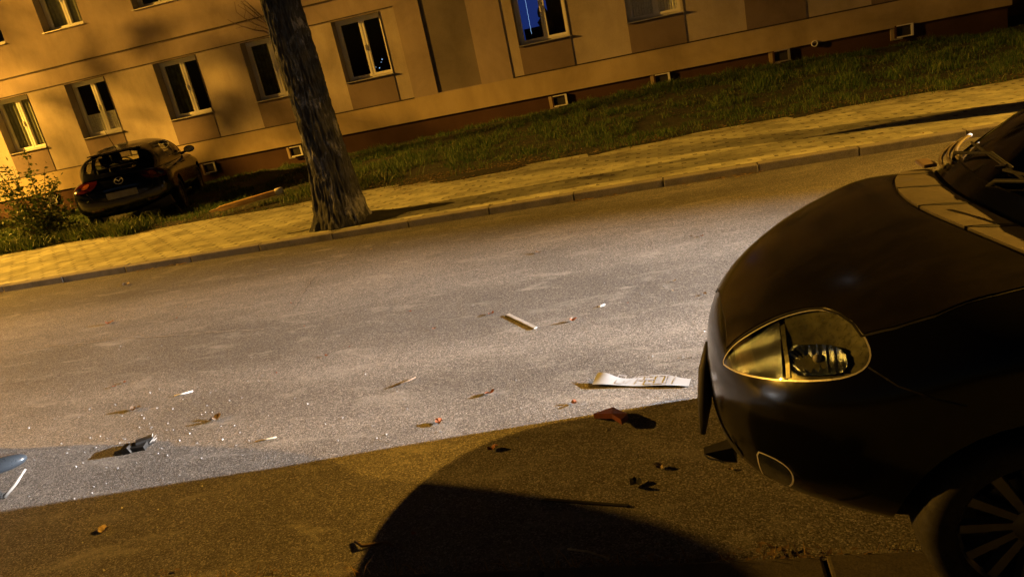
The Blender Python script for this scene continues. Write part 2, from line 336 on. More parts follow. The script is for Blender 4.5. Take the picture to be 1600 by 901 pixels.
# ------------------------------------------------------------------ grass and litter (stuff)
def blades(name, X, Y, Z, Hh, Wd, mat, lean=.5, kind='stuff'):
    n = len(X); a = rng.uniform(0, 2*np.pi, n); la = rng.uniform(0, 2*np.pi, n); l = Hh*rng.uniform(.1, lean, n)
    dx, dy = np.cos(a)*Wd/2, np.sin(a)*Wd/2
    P0 = np.stack([X-dx, Y-dy, Z], 1); P1 = np.stack([X+dx, Y+dy, Z], 1)
    mx, my = X+np.cos(la)*l*.35, Y+np.sin(la)*l*.35
    P2 = np.stack([mx+dx*.7, my+dy*.7, Z+Hh*.6], 1); P3 = np.stack([mx-dx*.7, my-dy*.7, Z+Hh*.6], 1); P4 = np.stack([X+np.cos(la)*l, Y+np.sin(la)*l, Z+Hh], 1)
    V = np.stack([P0, P1, P2, P3, P4], 1).reshape(-1, 3)
    me = bpy.data.meshes.new(name); b = np.arange(n)*5
    loops = np.stack([b, b+1, b+2, b+3, b+3, b+2, b+4], 1).reshape(-1)
    me.vertices.add(5*n); me.vertices.foreach_set('co', V.ravel()); me.loops.add(7*n); me.loops.foreach_set('vertex_index', loops.astype(np.int32))
    me.polygons.add(2*n); st = np.stack([np.arange(n)*7, np.arange(n)*7+4], 1).ravel(); me.polygons.foreach_set('loop_start', st.astype(np.int32))
    me.polygons.foreach_set('loop_total', np.tile([4, 3], n).astype(np.int32)); me.update(calc_edges=True)
    at = me.attributes.new('rnd', 'FLOAT', 'POINT'); at.data.foreach_set('value', np.repeat(rng.uniform(0, 1, n), 5))
    o = link(name, me, mat); 
    if kind: o['kind'] = kind
    return o
def patchy(x, y, s=1.3): return np.array([noise.noise(Vector((a*s, b*s, 3.3))) for a, b in zip(x, y)])
n = 210000; X = rng.uniform(-21, 9, n); Y = rng.uniform(10.95, 16.99, n); pn = patchy(X, Y, .9); pf = patchy(X, Y, 3.1)
dens = np.clip((Y-edge(X)+.10+pf*.35)/.9, 0, 1)*np.clip(.78+pn*1.0+pf*1.1, .10, 1)
dens *= np.where((X > -4.3) & (X < -2.4) & (Y < 11.9), .35, 1)
k = rng.uniform(0, 1, n) < dens; X, Y, pn, pf = X[k], Y[k], pn[k], pf[k]
blades('grass', X, Y, gz(X, Y)-.004, np.clip(.052+.045*pn+.09*pf, .015, .17)*rng.uniform(.5, 1.6, len(X)), rng.uniform(.005, .012, len(X)), M['grass'], 1.0)
def litter(name, X, Y, Z, size):
    n = len(X); a = rng.uniform(0, 2*np.pi, n); t = rng.uniform(-.5, .5, n); s = size*rng.uniform(.4, 1.3, n); V = []; F = []
    for i in range(n):
        c, q = math.cos(a[i]), math.sin(a[i]); z = Z[i]+.004
        for (u, w, h) in ((-1, 0, 0), (0, -.45, .12), (1, 0, .1+.4*abs(t[i])), (0, .45, .3*abs(t[i])+.1)): V.append((X[i]+s[i]*(u*c-w*q), Y[i]+s[i]*(u*q+w*c), z+s[i]*h))
        F.append((4*i, 4*i+1, 4*i+2, 4*i+3))
    o = mesh_obj(name, V, F, M['litter']); at = o.data.attributes.new('rnd', 'FLOAT', 'POINT'); at.data.foreach_set('value', np.repeat(rng.uniform(0, 1, n), 4).astype(np.float32)); return struct(o, 'stuff')
n = 3200; X = rng.uniform(-14, 8, n); Y = edge(X)+rng.normal(.12, .22, n)
n2 = 1500; X2 = rng.uniform(-12, 8, n2); Y2 = KY-np.abs(rng.normal(0, .055, n2)); w2 = patchy(X2, Y2*0, .8) > -.05; X2, Y2 = X2[w2], Y2[w2]
n3 = 700; X3 = rng.uniform(-4.3, -2.2, n3); Y3 = rng.normal(11.25, .35, n3)
n4 = 500; X4 = rng.uniform(-12, 8, n4); Y4 = rng.uniform(8.7, 11.2, n4)
n5 = 900; X5 = rng.uniform(-8, 6, n5); Y5 = rng.uniform(11.3, 16.5, n5)
litter('leaf_litter', np.r_[X, X3, X4, X5], np.r_[Y, Y3, Y4, Y5], np.r_[np.where(Y > edge(X), gz(X, Y)+.02, SW), np.full(n3, SW+.01), np.full(n4, SW), gz(X5, Y5)+.05], .026)
litter('gutter_leaf_litter', X2, Y2, np.full(len(X2), .004), .026)

# ------------------------------------------------------------------ apartment building
bld = tag(empty('apartment_building', (-7, BY, 0)), 'long beige plastered apartment block with white windows and dark brown plinth behind the lawn', 'building')
ox, oy = 7.0, -BY
def bpart(name, o_): o_.parent = bld; o_.matrix_parent_inverse = bld.matrix_world.inverted(); return o_
def child(o_, parent):
    o_.parent = parent; return o_
bpy.context.view_layer.update()
bld_inv = Matrix.Translation((7, -BY, 0))
def LB(o_):      # geometry written in world coordinates, moved under the building's base
    o_.data.transform(bld_inv); return o_
cols = [(-21.7, -20.53), (-19.3, -18.13), (-16.9, -15.73), (-14.56, -13.40), (-11.97, -10.80), (-9.57, -8.40), (-7.23, -6.06), (-3.09, -1.95), (-.72, .44), (1.65, 2.81), (4.03, 5.20)]
Z0, Z1, ZS, ZT, ZL, U0, U1, ZTOP = .59, 1.09, 1.715, 3.075, 3.53, 4.31, 5.67, 6.9
openings = []
for a, b in cols: openings += [(a, b, ZS, ZT), (a, b, U0, U1)]
X0, X1 = -27.0, 6.52
bands = [(X0, -5.70), (-3.35, X1)]
niche = (-5.12, -4.08, 1.105, 3.8)
xs = sorted({X0, X1, -5.70, -3.35, niche[0], niche[1]} | {c for o_ in openings for c in o_[:2]})
zs = sorted({Z0, Z1, 3.11, ZTOP, niche[2], niche[3]} | {c for o_ in openings for c in o_[2:]})
def depth(x, z):
    for a, b, c, d in openings:
        if a < x < b and c < z < d: return None
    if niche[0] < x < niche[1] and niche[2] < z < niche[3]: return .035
    if Z1 < z < 3.11 and any(a < x < b for a, b in bands): return .018
    return 0.0
V = []; F = []; MI = []
def quad(p, mi=0): i = len(V); V.extend(p); F.append((i, i+1, i+2, i+3)); MI.append(mi)
D = [[depth((xs[i]+xs[i+1])/2, (zs[j]+zs[j+1])/2) for j in range(len(zs)-1)] for i in range(len(xs)-1)]
for i in range(len(xs)-1):
    for j in range(len(zs)-1):
        d = D[i][j]
        if d is None: continue
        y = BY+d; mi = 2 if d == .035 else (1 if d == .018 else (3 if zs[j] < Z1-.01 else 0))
        quad([(xs[i], y, zs[j]), (xs[i+1], y, zs[j]), (xs[i+1], y, zs[j+1]), (xs[i], y, zs[j+1])], mi)
        if i+1 < len(xs)-1 and D[i+1][j] is not None and D[i+1][j] != d: quad([(xs[i+1], BY+d, zs[j]), (xs[i+1], BY+D[i+1][j], zs[j]), (xs[i+1], BY+D[i+1][j], zs[j+1]), (xs[i+1], BY+d, zs[j+1])])
        if j+1 < len(zs)-1 and D[i][j+1] is not None and D[i][j+1] != d: quad([(xs[i], BY+d, zs[j+1]), (xs[i+1], BY+d, zs[j+1]), (xs[i+1], BY+D[i][j+1], zs[j+1]), (xs[i], BY+D[i][j+1], zs[j+1])])
quad([(X1, BY, Z0), (X1, BY+11, Z0), (X1, BY+11, ZTOP), (X1, BY, ZTOP)]); quad([(X0, BY, Z0), (X0, BY+11, Z0), (X0, BY+11, ZTOP), (X0, BY, ZTOP)]); quad([(X0, BY+11, 0), (X1, BY+11, 0), (X1, BY+11, ZTOP), (X0, BY+11, ZTOP)])
quad([(X0, BY, Z0), (X1, BY, Z0), (X1, BY+.06, Z0), (X0, BY+.06, Z0)])
w = mesh_obj('wall', V, F, [M['wall'], M['pier'], M['niche'], M['band']]); w.data.polygons.foreach_set('material_index', MI); LB(w).parent = bld
o_ = LB(box('roof', X0-.3, X1+.3, BY-.35, BY+11.3, ZTOP, ZTOP+.25, M['kerb'])); o_.parent = bld
bm = bmesh.new(); add_box(bm, X0, X1-.06, BY+.05, BY+10.9, -.3, Z0); LB(bm_obj('plinth', bm, M['plinth'])).parent = bld
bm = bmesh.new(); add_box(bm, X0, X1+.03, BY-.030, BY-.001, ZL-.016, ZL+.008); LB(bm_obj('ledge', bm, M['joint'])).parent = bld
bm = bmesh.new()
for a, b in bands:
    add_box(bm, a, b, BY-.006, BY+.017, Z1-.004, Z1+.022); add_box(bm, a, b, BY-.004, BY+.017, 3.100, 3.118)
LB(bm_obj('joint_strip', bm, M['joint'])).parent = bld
def window(a, b, c, d, kind):
    yw = BY+.245; t = .02
    bm = bmesh.new()
    for q in ([(a, BY, c), (a, BY+.42, c), (a, BY+.42, d), (a, BY, d)], [(b, BY, c), (b, BY+.42, c), (b, BY+.42, d), (b, BY, d)], [(a, BY, d), (a, BY+.42, d), (b, BY+.42, d), (b, BY, d)], [(a, BY, c), (a, BY+.42, c), (b, BY+.42, c), (b, BY, c)]):
        bm.faces.new([bm.verts.new(p) for p in q])
    w_ = LB(bm_obj('window', bm, M['reveal'])); w_.parent = bld
    # frame: outer frame, two sashes, mullion
    bm = bmesh.new(); f = .055; m_ = (a+b)/2
    for x0, x1, z0, z1, y0, y1 in ((a, a+f, c, d, yw, yw+.07), (b-f, b, c, d, yw, yw+.07), (a+f, b-f, d-f, d, yw, yw+.07), (a+f, b-f, c, c+f, yw, yw+.07)): add_box(bm, x0, x1, y0, y1, z0, z1)
    for x0, x1 in ((a+f-.008, m_+.03), (m_-.005, b-f+.008)):
        s = .058; z0, z1 = c+f-.01, d-f+.01; y0 = yw-.018
        if x0 > m_-.1: x0 += .037
        add_box(bm, x0, x0+s, y0, yw+.05, z0, z1); add_box(bm, x1-s, x1, y0, yw+.05, z0, z1); add_box(bm, x0+s, x1-s, y0, yw+.05, z1-s, z1); add_box(bm, x0+s, x1-s, y0, yw+.05, z0, z0+s)
    add_box(bm, m_-.022, m_+.03, yw-.026, yw-.019, c+f+.02, d-f-.02)
    add_box(bm, m_-.012, m_+.012, yw-.055, yw-.03, (c+d)/2-.06, (c+d)/2+.06)
    LB(bm_obj('frame', bm, M['white'])).parent = w_
    LB(mesh_obj('pane', [(a+f, yw+.02, c+f), (b-f, yw+.02, c+f), (b-f, yw+.02, d-f), (a+f, yw+.02, d-f)], [(0, 1, 2, 3)], M['pane'])).parent = w_
    # sill of bent tin
    bm = bmesh.new(); add_box(bm, a-.03, b+.03, BY-.055, yw-.01, c-.002, c+.016); LB(bm_obj('sill', bm, M['tin' if kind != 'bright' else 'white'])).parent = w_
    # the room behind
    bm = bmesh.new(); y0, y1 = BY+.43, BY+2.6; A, B, C_, D_ = a-.5, b+.5, c-.7, d+.3
    for q in ([(A, y0, C_), (A, y1, C_), (A, y1, D_), (A, y0, D_)], [(B, y0, C_), (B, y1, C_), (B, y1, D_), (B, y0, D_)], [(A, y0, D_), (A, y1, D_), (B, y1, D_), (B, y0, D_)], [(A, y0, C_), (A, y1, C_), (B, y1, C_), (B, y0, C_)]): bm.faces.new([bm.verts.new(p) for p in q])
    LB(bm_obj('room', bm, M['dark'])).parent = w_
    LB(mesh_obj('room_wall', [(A, y1, C_), (B, y1, C_), (B, y1, D_), (A, y1, D_)], [(0, 1, 2, 3)], M['blueroom' if kind == 'blue' else 'dark'])).parent = w_  # in the blue window this wall emits the light itself, no lamp inside
    if kind == 'blue':   # dark plant and furniture shapes inside the blue lit room
        LB(box('sofa', a-.2, b+.3, BY+2.2, BY+2.5, C_, c+.35, M['dark'])).parent = w_
        LB(box('screen', m_+.05, b+.1, BY+.9, BY+.95, c+.1, d-.2, M['dark'])).parent = w_
        r_ = random.Random(4); LB(tube('houseplant', [(a+.55+r_.uniform(-.04, .04), BY+.75, c-.1+i*.06) for i in range(15)], [.16*(1-.5*abs(i-6)/8)+r_.uniform(-.03, .03) for i in range(15)], M['dark'])).parent = w_
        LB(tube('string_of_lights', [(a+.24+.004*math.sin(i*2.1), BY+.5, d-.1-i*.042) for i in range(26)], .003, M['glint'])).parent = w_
    if kind in ('lace', 'lace_low'):
        zt = c+(d-c)*(.52 if kind == 'lace' else .40); n_ = 90; v = []; f_ = []
        for i in range(n_+1):
            x = a+f+(b-a-2*f)*i/n_; y = yw+.05+.014*math.sin(i*1.25)+.008*math.sin(i*.37); v += [(x, y, c+.07), (x, y, zt)]
            if i: f_.append((2*i-2, 2*i, 2*i+1, 2*i-1))
        LB(mesh_obj('curtain', v, f_, M['curtain'], smooth=True)).parent = w_
    if kind == 'half':
        v = []; f_ = []
        for i in range(31):
            x = a+f+.42*(b-a)*i/30; y = yw+.09+.03*math.sin(i*.9); v += [(x, y, c+.05), (x, y, d-.05)]
            if i: f_.append((2*i-2, 2*i, 2*i+1, 2*i-1))
        LB(mesh_obj('curtain', v, f_, M['shade'], smooth=True)).parent = w_  # half curtain added; its dim green stands in for a reflection in the pane
    if kind == 'drape':
        n_ = 60; v = []; f_ = []
        for i in range(n_+1):
            x = a+f+(b-a-2*f)*i/n_; y = yw+.07+.02*math.sin(i*.9); v += [(x, y, c+.05), (x, y, d-.05)]
            if i: f_.append((2*i-2, 2*i, 2*i+1, 2*i-1))
        LB(mesh_obj('curtain', v, f_, M['drape'], smooth=True)).parent = w_
    if kind == 'bulb':  # blue reflections in the pane put in as small glowing balls
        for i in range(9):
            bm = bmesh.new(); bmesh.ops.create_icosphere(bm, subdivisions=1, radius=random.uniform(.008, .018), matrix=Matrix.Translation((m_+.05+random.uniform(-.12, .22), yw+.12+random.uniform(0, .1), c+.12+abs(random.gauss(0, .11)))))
            LB(bm_obj('pane_glint', bm, M['glint'])).parent = w_
kinds = ['dark', 'drape', 'drape', 'lace_low', 'half', 'half', 'bulb', 'blue', 'lace', 'dark', 'dark']
for (a, b), kd in zip(cols, kinds):
    window(a, b, ZS, ZT, kd); window(a, b, U0, U1, 'drape' if kd in ('lace_low', 'blue') else 'dark')
    LB(box('under_window_panel', a, b, BY+.004, BY+.0165, Z1+.024, ZS-.003, M['panel'])).parent = bld
for i, (xc, zc) in enumerate([(-16.2, .40), (-11.35, .43), (-8.95, .43), (-2.42, .43), (-.17, .46), (2.27, .47), (4.60, .50), (-13.7, .42)]):
    a, b, c, d = xc-.17, xc+.17, zc-.12, zc+.12; f = .032
    bm = bmesh.new(); yw = BY-.012
    for x0, x1, z0, z1 in ((a, a+f, c, d), (b-f, b, c, d), (a+f, b-f, d-f, d), (a+f, b-f, c, c+f)): add_box(bm, x0, x1, yw, yw+.075, z0, z1)
    cw = LB(bm_obj('cellar_window', bm, M['plinth'])); cw.parent = bld
    bm = bmesh.new(); add_box(bm, b-.045, b, yw-.004, yw+.028, c, d); add_box(bm, a+.03, b-.045, yw-.002, yw+.026, c, c+.024); add_box(bm, a+.03, b-.045, yw-.002, yw+.026, d-.018, d); LB(bm_obj('frame', bm, M['tin' if i == 5 else 'white'])).parent = cw; LB(box('sill', a-.02, a+.13, yw-.03, yw-.005, c-.03, c-.002, M['tin'])).parent = cw
    LB(box('pane', a+f, b-f, yw+.03, yw+.05, c+f, d-f, M['dark'])).parent = cw
    LB(box('surround', a-.075, a-.005, yw+.035, yw+.07, c-.03, d+.0, M['band'])).parent = cw
bm = bmesh.new(); Mt = Matrix.Translation((2.92, BY-.03, .585)) @ Matrix.Rotation(R(90), 4, 'X')
add_lathe(bm, [(.062, -.07), (.062, .0), (.048, .0), (.048, -.07)], Mt, 24, False); LB(bm_obj('vent_pipe', bm, M['white'], smooth=True, sharp=40)).parent = bld
# next wing set back past the corner
nb = tag(empty('brick_annex', (10, 19.5, 0)), 'dim low annex wall set back past the right corner of the beige block', 'building')
bm = bmesh.new(); add_box(bm, -3.4, 8, 0, 6, -.2, 3.2); bm_obj('wall', bm, M['plinth'], nb)
bm = bmesh.new(); add_box(bm, -3.5, 8.2, -.2, 6.2, 3.2, 3.35); bm_obj('roof', bm, M['kerb'], nb)

# ------------------------------------------------------------------ trees
def leaf_cloud(name, C, Rad, nclump, nleaf, mat, parent, size=.07, seed=1, zsq=.8):
    r = np.random.default_rng(seed); V = []; rn = []
    u = r.normal(size=(nclump, 3)); u /= np.linalg.norm(u, axis=1)[:, None]; cl = u*(r.uniform(.25, 1, (nclump, 1))**.5)*np.array([Rad, Rad, Rad*zsq])+np.array(C)
    P = np.repeat(cl, nleaf, 0)+r.normal(0, Rad*.12, (nclump*nleaf, 3)); n = len(P)
    a = r.normal(size=(n, 3)); a /= np.linalg.norm(a, axis=1)[:, None]; b = np.cross(a, r.normal(size=(n, 3))); b /= np.linalg.norm(b, axis=1)[:, None]
    s = size*r.uniform(.6, 1.4, (n, 1))
    Vv = np.stack([P-a*s, P+b*s*.5, P+a*s, P-b*s*.5], 1).reshape(-1, 3)
    me = bpy.data.meshes.new(name); me.vertices.add(4*n); me.vertices.foreach_set('co', Vv.ravel()); me.loops.add(4*n); me.loops.foreach_set('vertex_index', np.arange(4*n, dtype=np.int32))
    me.polygons.add(n); me.polygons.foreach_set('loop_start', np.arange(0, 4*n, 4, dtype=np.int32)); me.polygons.foreach_set('loop_total', np.full(n, 4, np.int32)); me.update(calc_edges=True)
    at = me.attributes.new('rnd', 'FLOAT', 'POINT'); at.data.foreach_set('value', np.repeat(r.uniform(0, 1, n), 4).astype(np.float32))
    return link(name, me, mat, parent)
def street_tree(loc, label, seed, lean=(0, 0), detail=True, crown=(7.0, 2.9, 120, 70)):
    root = tag(empty('street_tree', loc), label, 'tree', 'street trees along the kerb')
    nz, na = (230, 150) if detail else (60, 40); Hh = 5.6; V = []; F = []
    rad = pch([0, .12, .35, .8, 1.6, 2.6, 3.6, 5.6], [.40, .35, .305, .265, .235, .225, .22, .20])
    for i in range(nz):
        z = -.06+(Hh+.06)*(i/(nz-1))**1.15
        for j in range(na):
            a = 2*math.pi*j/na; rr = float(rad(z)); ca, sa = math.cos(a), math.sin(a)
            fl = math.exp(-max(z, 0)/.28); rr *= 1+fl*(.10*math.sin(3*a+1.1+seed)+.07*math.sin(7*a+.4))
            p = Vector((ca*3.6, sa*3.6, z*1.6+seed*7)); q = Vector((ca*7.5, sa*7.5, z*3.4+seed*3))
            rid = 1-abs(noise.noise(q+.35*Vector((noise.noise(p*1.3), noise.noise(p*1.3+Vector((5, 1, 2))), 0)))*2.1)
            rid2 = 1-abs(noise.noise(Vector((ca*15, sa*15, z*8+seed)))*2)
            rr += .034*(rid-.6)+.012*(rid2-.5)+.03*noise.noise(p*.5)
            V.append((rr*ca+lean[0]*z+.012*math.sin(z*1.5), rr*sa+lean[1]*z, z))
    for i in range(nz-1):
        for j in range(na): F.append((i*na+j, i*na+(j+1) % na, (i+1)*na+(j+1) % na, (i+1)*na+j))
    mesh_obj('trunk', V, F, M['bark'], root, smooth=True)
    r = random.Random(seed); bm = bmesh.new()
    for k_ in range(6):
        a = k_*1.05+r.uniform(-.3, .3); b0 = Vector((lean[0]*5, lean[1]*5, 4.7+.15*k_)); pts = [b0+Vector((math.cos(a), math.sin(a), .75))*t+Vector((0, 0, .15*t*t)) for t in (0, .7, 1.5, 2.4, 3.2)]
        add_tube(bm, pts, [.12, .09, .065, .04, .02], 8)
    bm_obj('limb', bm, M['bark'], root, smooth=True)
    bm = bmesh.new()
    if detail:
        for k_ in range(5):
            b0 = Vector((-.21+lean[0]*2.6, -.05, 2.45+.03*k_)); d = Vector((-.55-.1*k_, -.05+.1*k_, .3+.22*k_)).normalized()
            pts = [b0+d*t+Vector((r.uniform(-.02, .02), 0, r.uniform(-.02, .02)-.1*t*t)) for t in (0, .12, .25, .4, .55)]; add_tube(bm, pts, [.012, .009, .007, .005, .003], 5)
            for q in pts[2:]: add_tube(bm, [q, q+Vector((r.uniform(-.1, .06), r.uniform(-.08, .08), r.uniform(-.02, .12)))], [.004, .002], 4)
        bm_obj('twig', bm, M['twig'], root)
    leaf_cloud('crown', (lean[0]*6, lean[1]*6, crown[0]), crown[1], crown[2], crown[3], M['leaf'], root, .09, seed, .75)
    return root
street_tree((-4.40, 9.12, SW), 'thick street tree trunk with deeply furrowed bark beside the kerb', 2, (-.008, -.012))
street_tree((4.75, 9.12, SW), 'second street tree further right along the same kerb', 5, (0, 0), False)
street_tree((-24.2, 11.2, .06), 'third street tree standing beyond the left edge of the lawn', 8, (0, 0), False, (8.4, 2.1, 26, 34))
# bare soil round the trunk and lifted edging by the root
def mound(name, cx, cy, a, b, hgt, z, seed, mat=None):
    V = [(cx, cy, z+hgt)]; F = []; n_, m_ = 40, 6
    for j in range(1, m_+1):
        for i in range(n_):
            t = 2*math.pi*i/n_; k_ = j/m_; w_ = 1+.22*noise.noise(Vector((math.cos(t)*1.5, math.sin(t)*1.5, seed)))
            V.append((cx+a*k_*w_*math.cos(t), cy+b*k_*w_*math.sin(t), z+hgt*(1-k_**2)+.012*noise.noise(Vector((i*.7, j*1.3, seed)))*(1-k_)-(.02 if j == m_ else 0)))
    for i in range(n_): F.append((0, 1+i, 1+(i+1) % n_))
    for j in range(m_-1):
        for i in range(n_): F.append((1+j*n_+i, 1+(j+1)*n_+i, 1+(j+1)*n_+(i+1) % n_, 1+j*n_+(i+1) % n_))
    return struct(mesh_obj(name, V, F, mat or M['soil'], smooth=True))
mound('tree_pit_soil', -4.15, 9.15, .75, .40, .05, SW, 2)
mound('bare_soil', -3.1, 11.15, .8, .28, .03, SW, 9)
mound('tree_pit_soil', -3.5, 9.25, .6, .16, .015, SW, 4)

# ------------------------------------------------------------------ car kit
def half_ring(w, zt, zb, zm, nt_, nb_, m):
    """right half of a section, bottom centre to top centre, even arc spacing"""
    th = np.linspace(-np.pi/2, np.pi/2, 400); c = np.abs(np.cos(th)); s = np.abs(np.sin(th))
    y = np.where(th < 0, w*c**(2/nb_), w*c**(2/nt_)); z = np.where(th < 0, zm-(zm-zb)*s**(2/nb_), zm+(zt-zm)*s**(2/nt_))
    L = np.r_[0, np.cumsum(np.hypot(np.diff(y), np.diff(z)))]; q = np.linspace(0, L[-1], m)
    return np.interp(q, L, y), np.interp(q, L, z)
def loft(us, fw, fzt, fzb, fzm, fnt, fnb, m=40, shear=None, post=None):
    V = []; F = []
    for u in us:
        y, z = half_ring(float(fw(u)), float(fzt(u)), float(fzb(u)), float(fzm(u)), float(fnt(u)), float(fnb(u)), m)
        yy = np.r_[y, -y[-2:0:-1]]; zz = np.r_[z, z[-2:0:-1]]
        for a, b in zip(yy, zz):
            p = [u+(shear(u, a, b) if shear else 0), a, b]; V.append(post(p) if post else p)
    n_ = 2*m-2; k_ = len(us)
    for i in range(k_-1):
        for j in range(n_): F.append((i*n_+j, i*n_+(j+1) % n_, (i+1)*n_+(j+1) % n_, (i+1)*n_+j))
    F.append(tuple(range(n_))[::-1]); F.append(tuple((k_-1)*n_+j for j in range(n_)))
    return V, F
def temp(V, F):
    me = bpy.data.meshes.new('t'); me.from_pydata([tuple(map(float, v)) for v in V], [], F); bm = bmesh.new(); bm.from_mesh(me); bmesh.ops.recalc_face_normals(bm, faces=bm.faces); bm.to_mesh(me); bm.free()
    o = bpy.data.objects.new('t', me); COL.objects.link(o); return o
def cut(o, cutters):
    """boolean difference, one cutter at a time; a result that is open or grew past the source is retried with the cutter nudged"""
    rj = random.Random(5); me0 = o.data
    lo0 = [min(v.co[i] for v in me0.vertices)-1e-3 for i in range(3)]; hi0 = [max(v.co[i] for v in me0.vertices)+1e-3 for i in range(3)]
    for c in cutters:
        base = [v.co.copy() for v in c.data.vertices]; src = o.data
        for attempt in range(12):
            md = o.modifiers.new('b', 'BOOLEAN'); md.operation = 'DIFFERENCE'; md.object = c; md.solver = 'EXACT'
            bpy.context.view_layer.update(); dg = bpy.context.evaluated_depsgraph_get(); dg.update()
            me = bpy.data.meshes.new_from_object(o.evaluated_get(dg)); o.modifiers.remove(md)
            n_ = len(me.vertices); co = np.empty(3*n_); me.vertices.foreach_get('co', co); co = co.reshape(-1, 3)
            bm = bmesh.new(); bm.from_mesh(me); bad = sum(1 for e in bm.edges if not e.is_manifold); bm.free()
            if n_ and bad == 0 and all(co[:, i].min() >= lo0[i] and co[:, i].max() <= hi0[i] for i in range(3)): break
            print('cut retry', attempt, bad, n_)
            k_ = .0004*(1+attempt); off = Vector((rj.uniform(-k_, k_), rj.uniform(-k_, k_), rj.uniform(-k_, k_)))
            for v, p in zip(c.data.vertices, base): v.co = p*(1+rj.uniform(-.0004, .0004))+off
            c.data.update(); me = src
        o.data = me
    for c in cutters: bpy.data.objects.remove(c)
    me = o.data; bpy.data.objects.remove(o); return me
def dense(poly, step=.02):
    out = []
    for (a, b), (c, d) in zip(poly, poly[1:]+poly[:1]):
        n_ = max(1, int(math.hypot(c-a, d-b)/step))
        for i in range(n_): out.append((a+(c-a)*i/n_, b+(d-b)*i/n_))
    return out
def smooth_poly(poly, it=2):
    for _ in range(it):
        q = []
        for (a, b), (c, d) in zip(poly, poly[1:]+poly[:1]): q += [(.75*a+.25*c, .75*b+.25*d), (.25*a+.75*c, .25*b+.75*d)]
        poly = q
    return poly
def inside(p, poly):
    x, y = p; r = False; j = len(poly)-1
    for i in range(len(poly)):
        xi, yi = poly[i]; xj, yj = poly[j]
        if (yi > y) != (yj > y) and x < (xj-xi)*(y-yi)/(yj-yi)+xi: r = not r
        j = i
    return r
class Frame:
    def __init__(s, C, d, ex=None):
        s.C = Vector(C); s.d = Vector(d).normalized(); s.ex = Vector(ex).normalized() if ex else s.d.cross(Vector((0, 0, 1))).normalized(); s.ey = s.ex.cross(s.d).normalized()
    def mirror(s):
        f = Frame(s.C, s.d); f.C = Vector((s.C.x, -s.C.y, s.C.z)); f.d = Vector((s.d.x, -s.d.y, s.d.z)); f.ex = Vector((s.ex.x, -s.ex.y, s.ex.z)); f.ey = Vector((s.ey.x, -s.ey.y, s.ey.z)); return f
    def hit(s, bvh, a, b, back=1.5):
        o = s.C+s.ex*a+s.ey*b-s.d*back; h = bvh.ray_cast(o, s.d, 9)
        if h[0] is None: h = bvh.find_nearest(s.C+s.ex*a+s.ey*b)
        nrm = h[1] if h[1].dot(s.d) < 0 else -h[1]; return h[0], nrm
def patch(bvh, poly, fr, off=.003, thick=0, grid=.025, along=False):
    """skin of a 2-D outline laid on the surface; thick > 0 makes it solid inward"""
    poly = dense(poly, grid*.8); xs_ = [p[0] for p in poly]; ys_ = [p[1] for p in poly]; n_ = len(poly); pts = list(poly)
    x = min(xs_)+grid*.5
    while x < max(xs_):
        y = min(ys_)+grid*.5
        while y < max(ys_):
            if inside((x, y), poly) and min((x-a)**2+(y-b)**2 for a, b in poly) > (grid*.4)**2: pts.append((x, y))
            y += grid
        x += grid
    v2, _, f2, *_ = delaunay_2d_cdt([Vector(p) for p in pts], [(i, (i+1) % n_) for i in range(n_)], [], 1, 1e-6)
    V = []; Nn = []
    for p in v2:
        h, nr = fr.hit(bvh, p.x, p.y); dr = -fr.d if along else nr; V.append(h+dr*(off(p.x, p.y) if callable(off) else off)); Nn.append(dr)
    F = [tuple(f) for f in f2]
    if thick:
        k_ = len(V); V2 = V+[v-n__*thick for v, n__ in zip(V, Nn)]; edges = {}
        for f in F:
            for a, b in zip(f, f[1:]+f[:1]): edges[(a, b)] = 1
        F2 = F+[tuple(i+k_ for i in f[::-1]) for f in F]
        for a, b in edges:
            if (b, a) not in edges: F2.append((b, a, a+k_, b+k_))
        V, F = V2, F2
    return V, F
def pobj(name, bvh, poly, fr, mat, parent, off=.003, thick=0, grid=.025, along=False):
    V, F = patch(bvh, poly, fr, off, thick, grid, along); me = bpy.data.meshes.new(name); me.from_pydata([tuple(v) for v in V], [], F)
    bm = bmesh.new(); bm.from_mesh(me); bmesh.ops.recalc_face_normals(bm, faces=bm.faces); bm.to_mesh(me); bm.free()
    return link(name, me, mat, parent, smooth=True, sharp=50)
def strip_on(name, bvh, pts, fr, width, mat, parent, off=.002):
    """a thin gap or trim line laid along the surface"""
    P = []
    for (a, b), (c, d) in zip(pts, pts[1:]):
        n_ = max(1, int(math.hypot(c-a, d-b)/.025)); P += [(a+(c-a)*i/n_, b+(d-b)*i/n_) for i in range(n_)]
    P.append(pts[-1]); V = []; F = []; prev = None
    hits = [fr.hit(bvh, *p) for p in P]
    for i, (h, nr) in enumerate(hits):
        t = (hits[min(i+1, len(P)-1)][0]-hits[max(i-1, 0)][0]); s_ = t.cross(nr); s_ = s_.normalized() if s_.length > 1e-9 else Vector((0, 0, 1))
        V += [h+nr*off-s_*width/2, h+nr*off+s_*width/2]
        if i: F.append((2*i-2, 2*i-1, 2*i+1, 2*i))
    return mesh_obj(name, V, F, mat, parent)
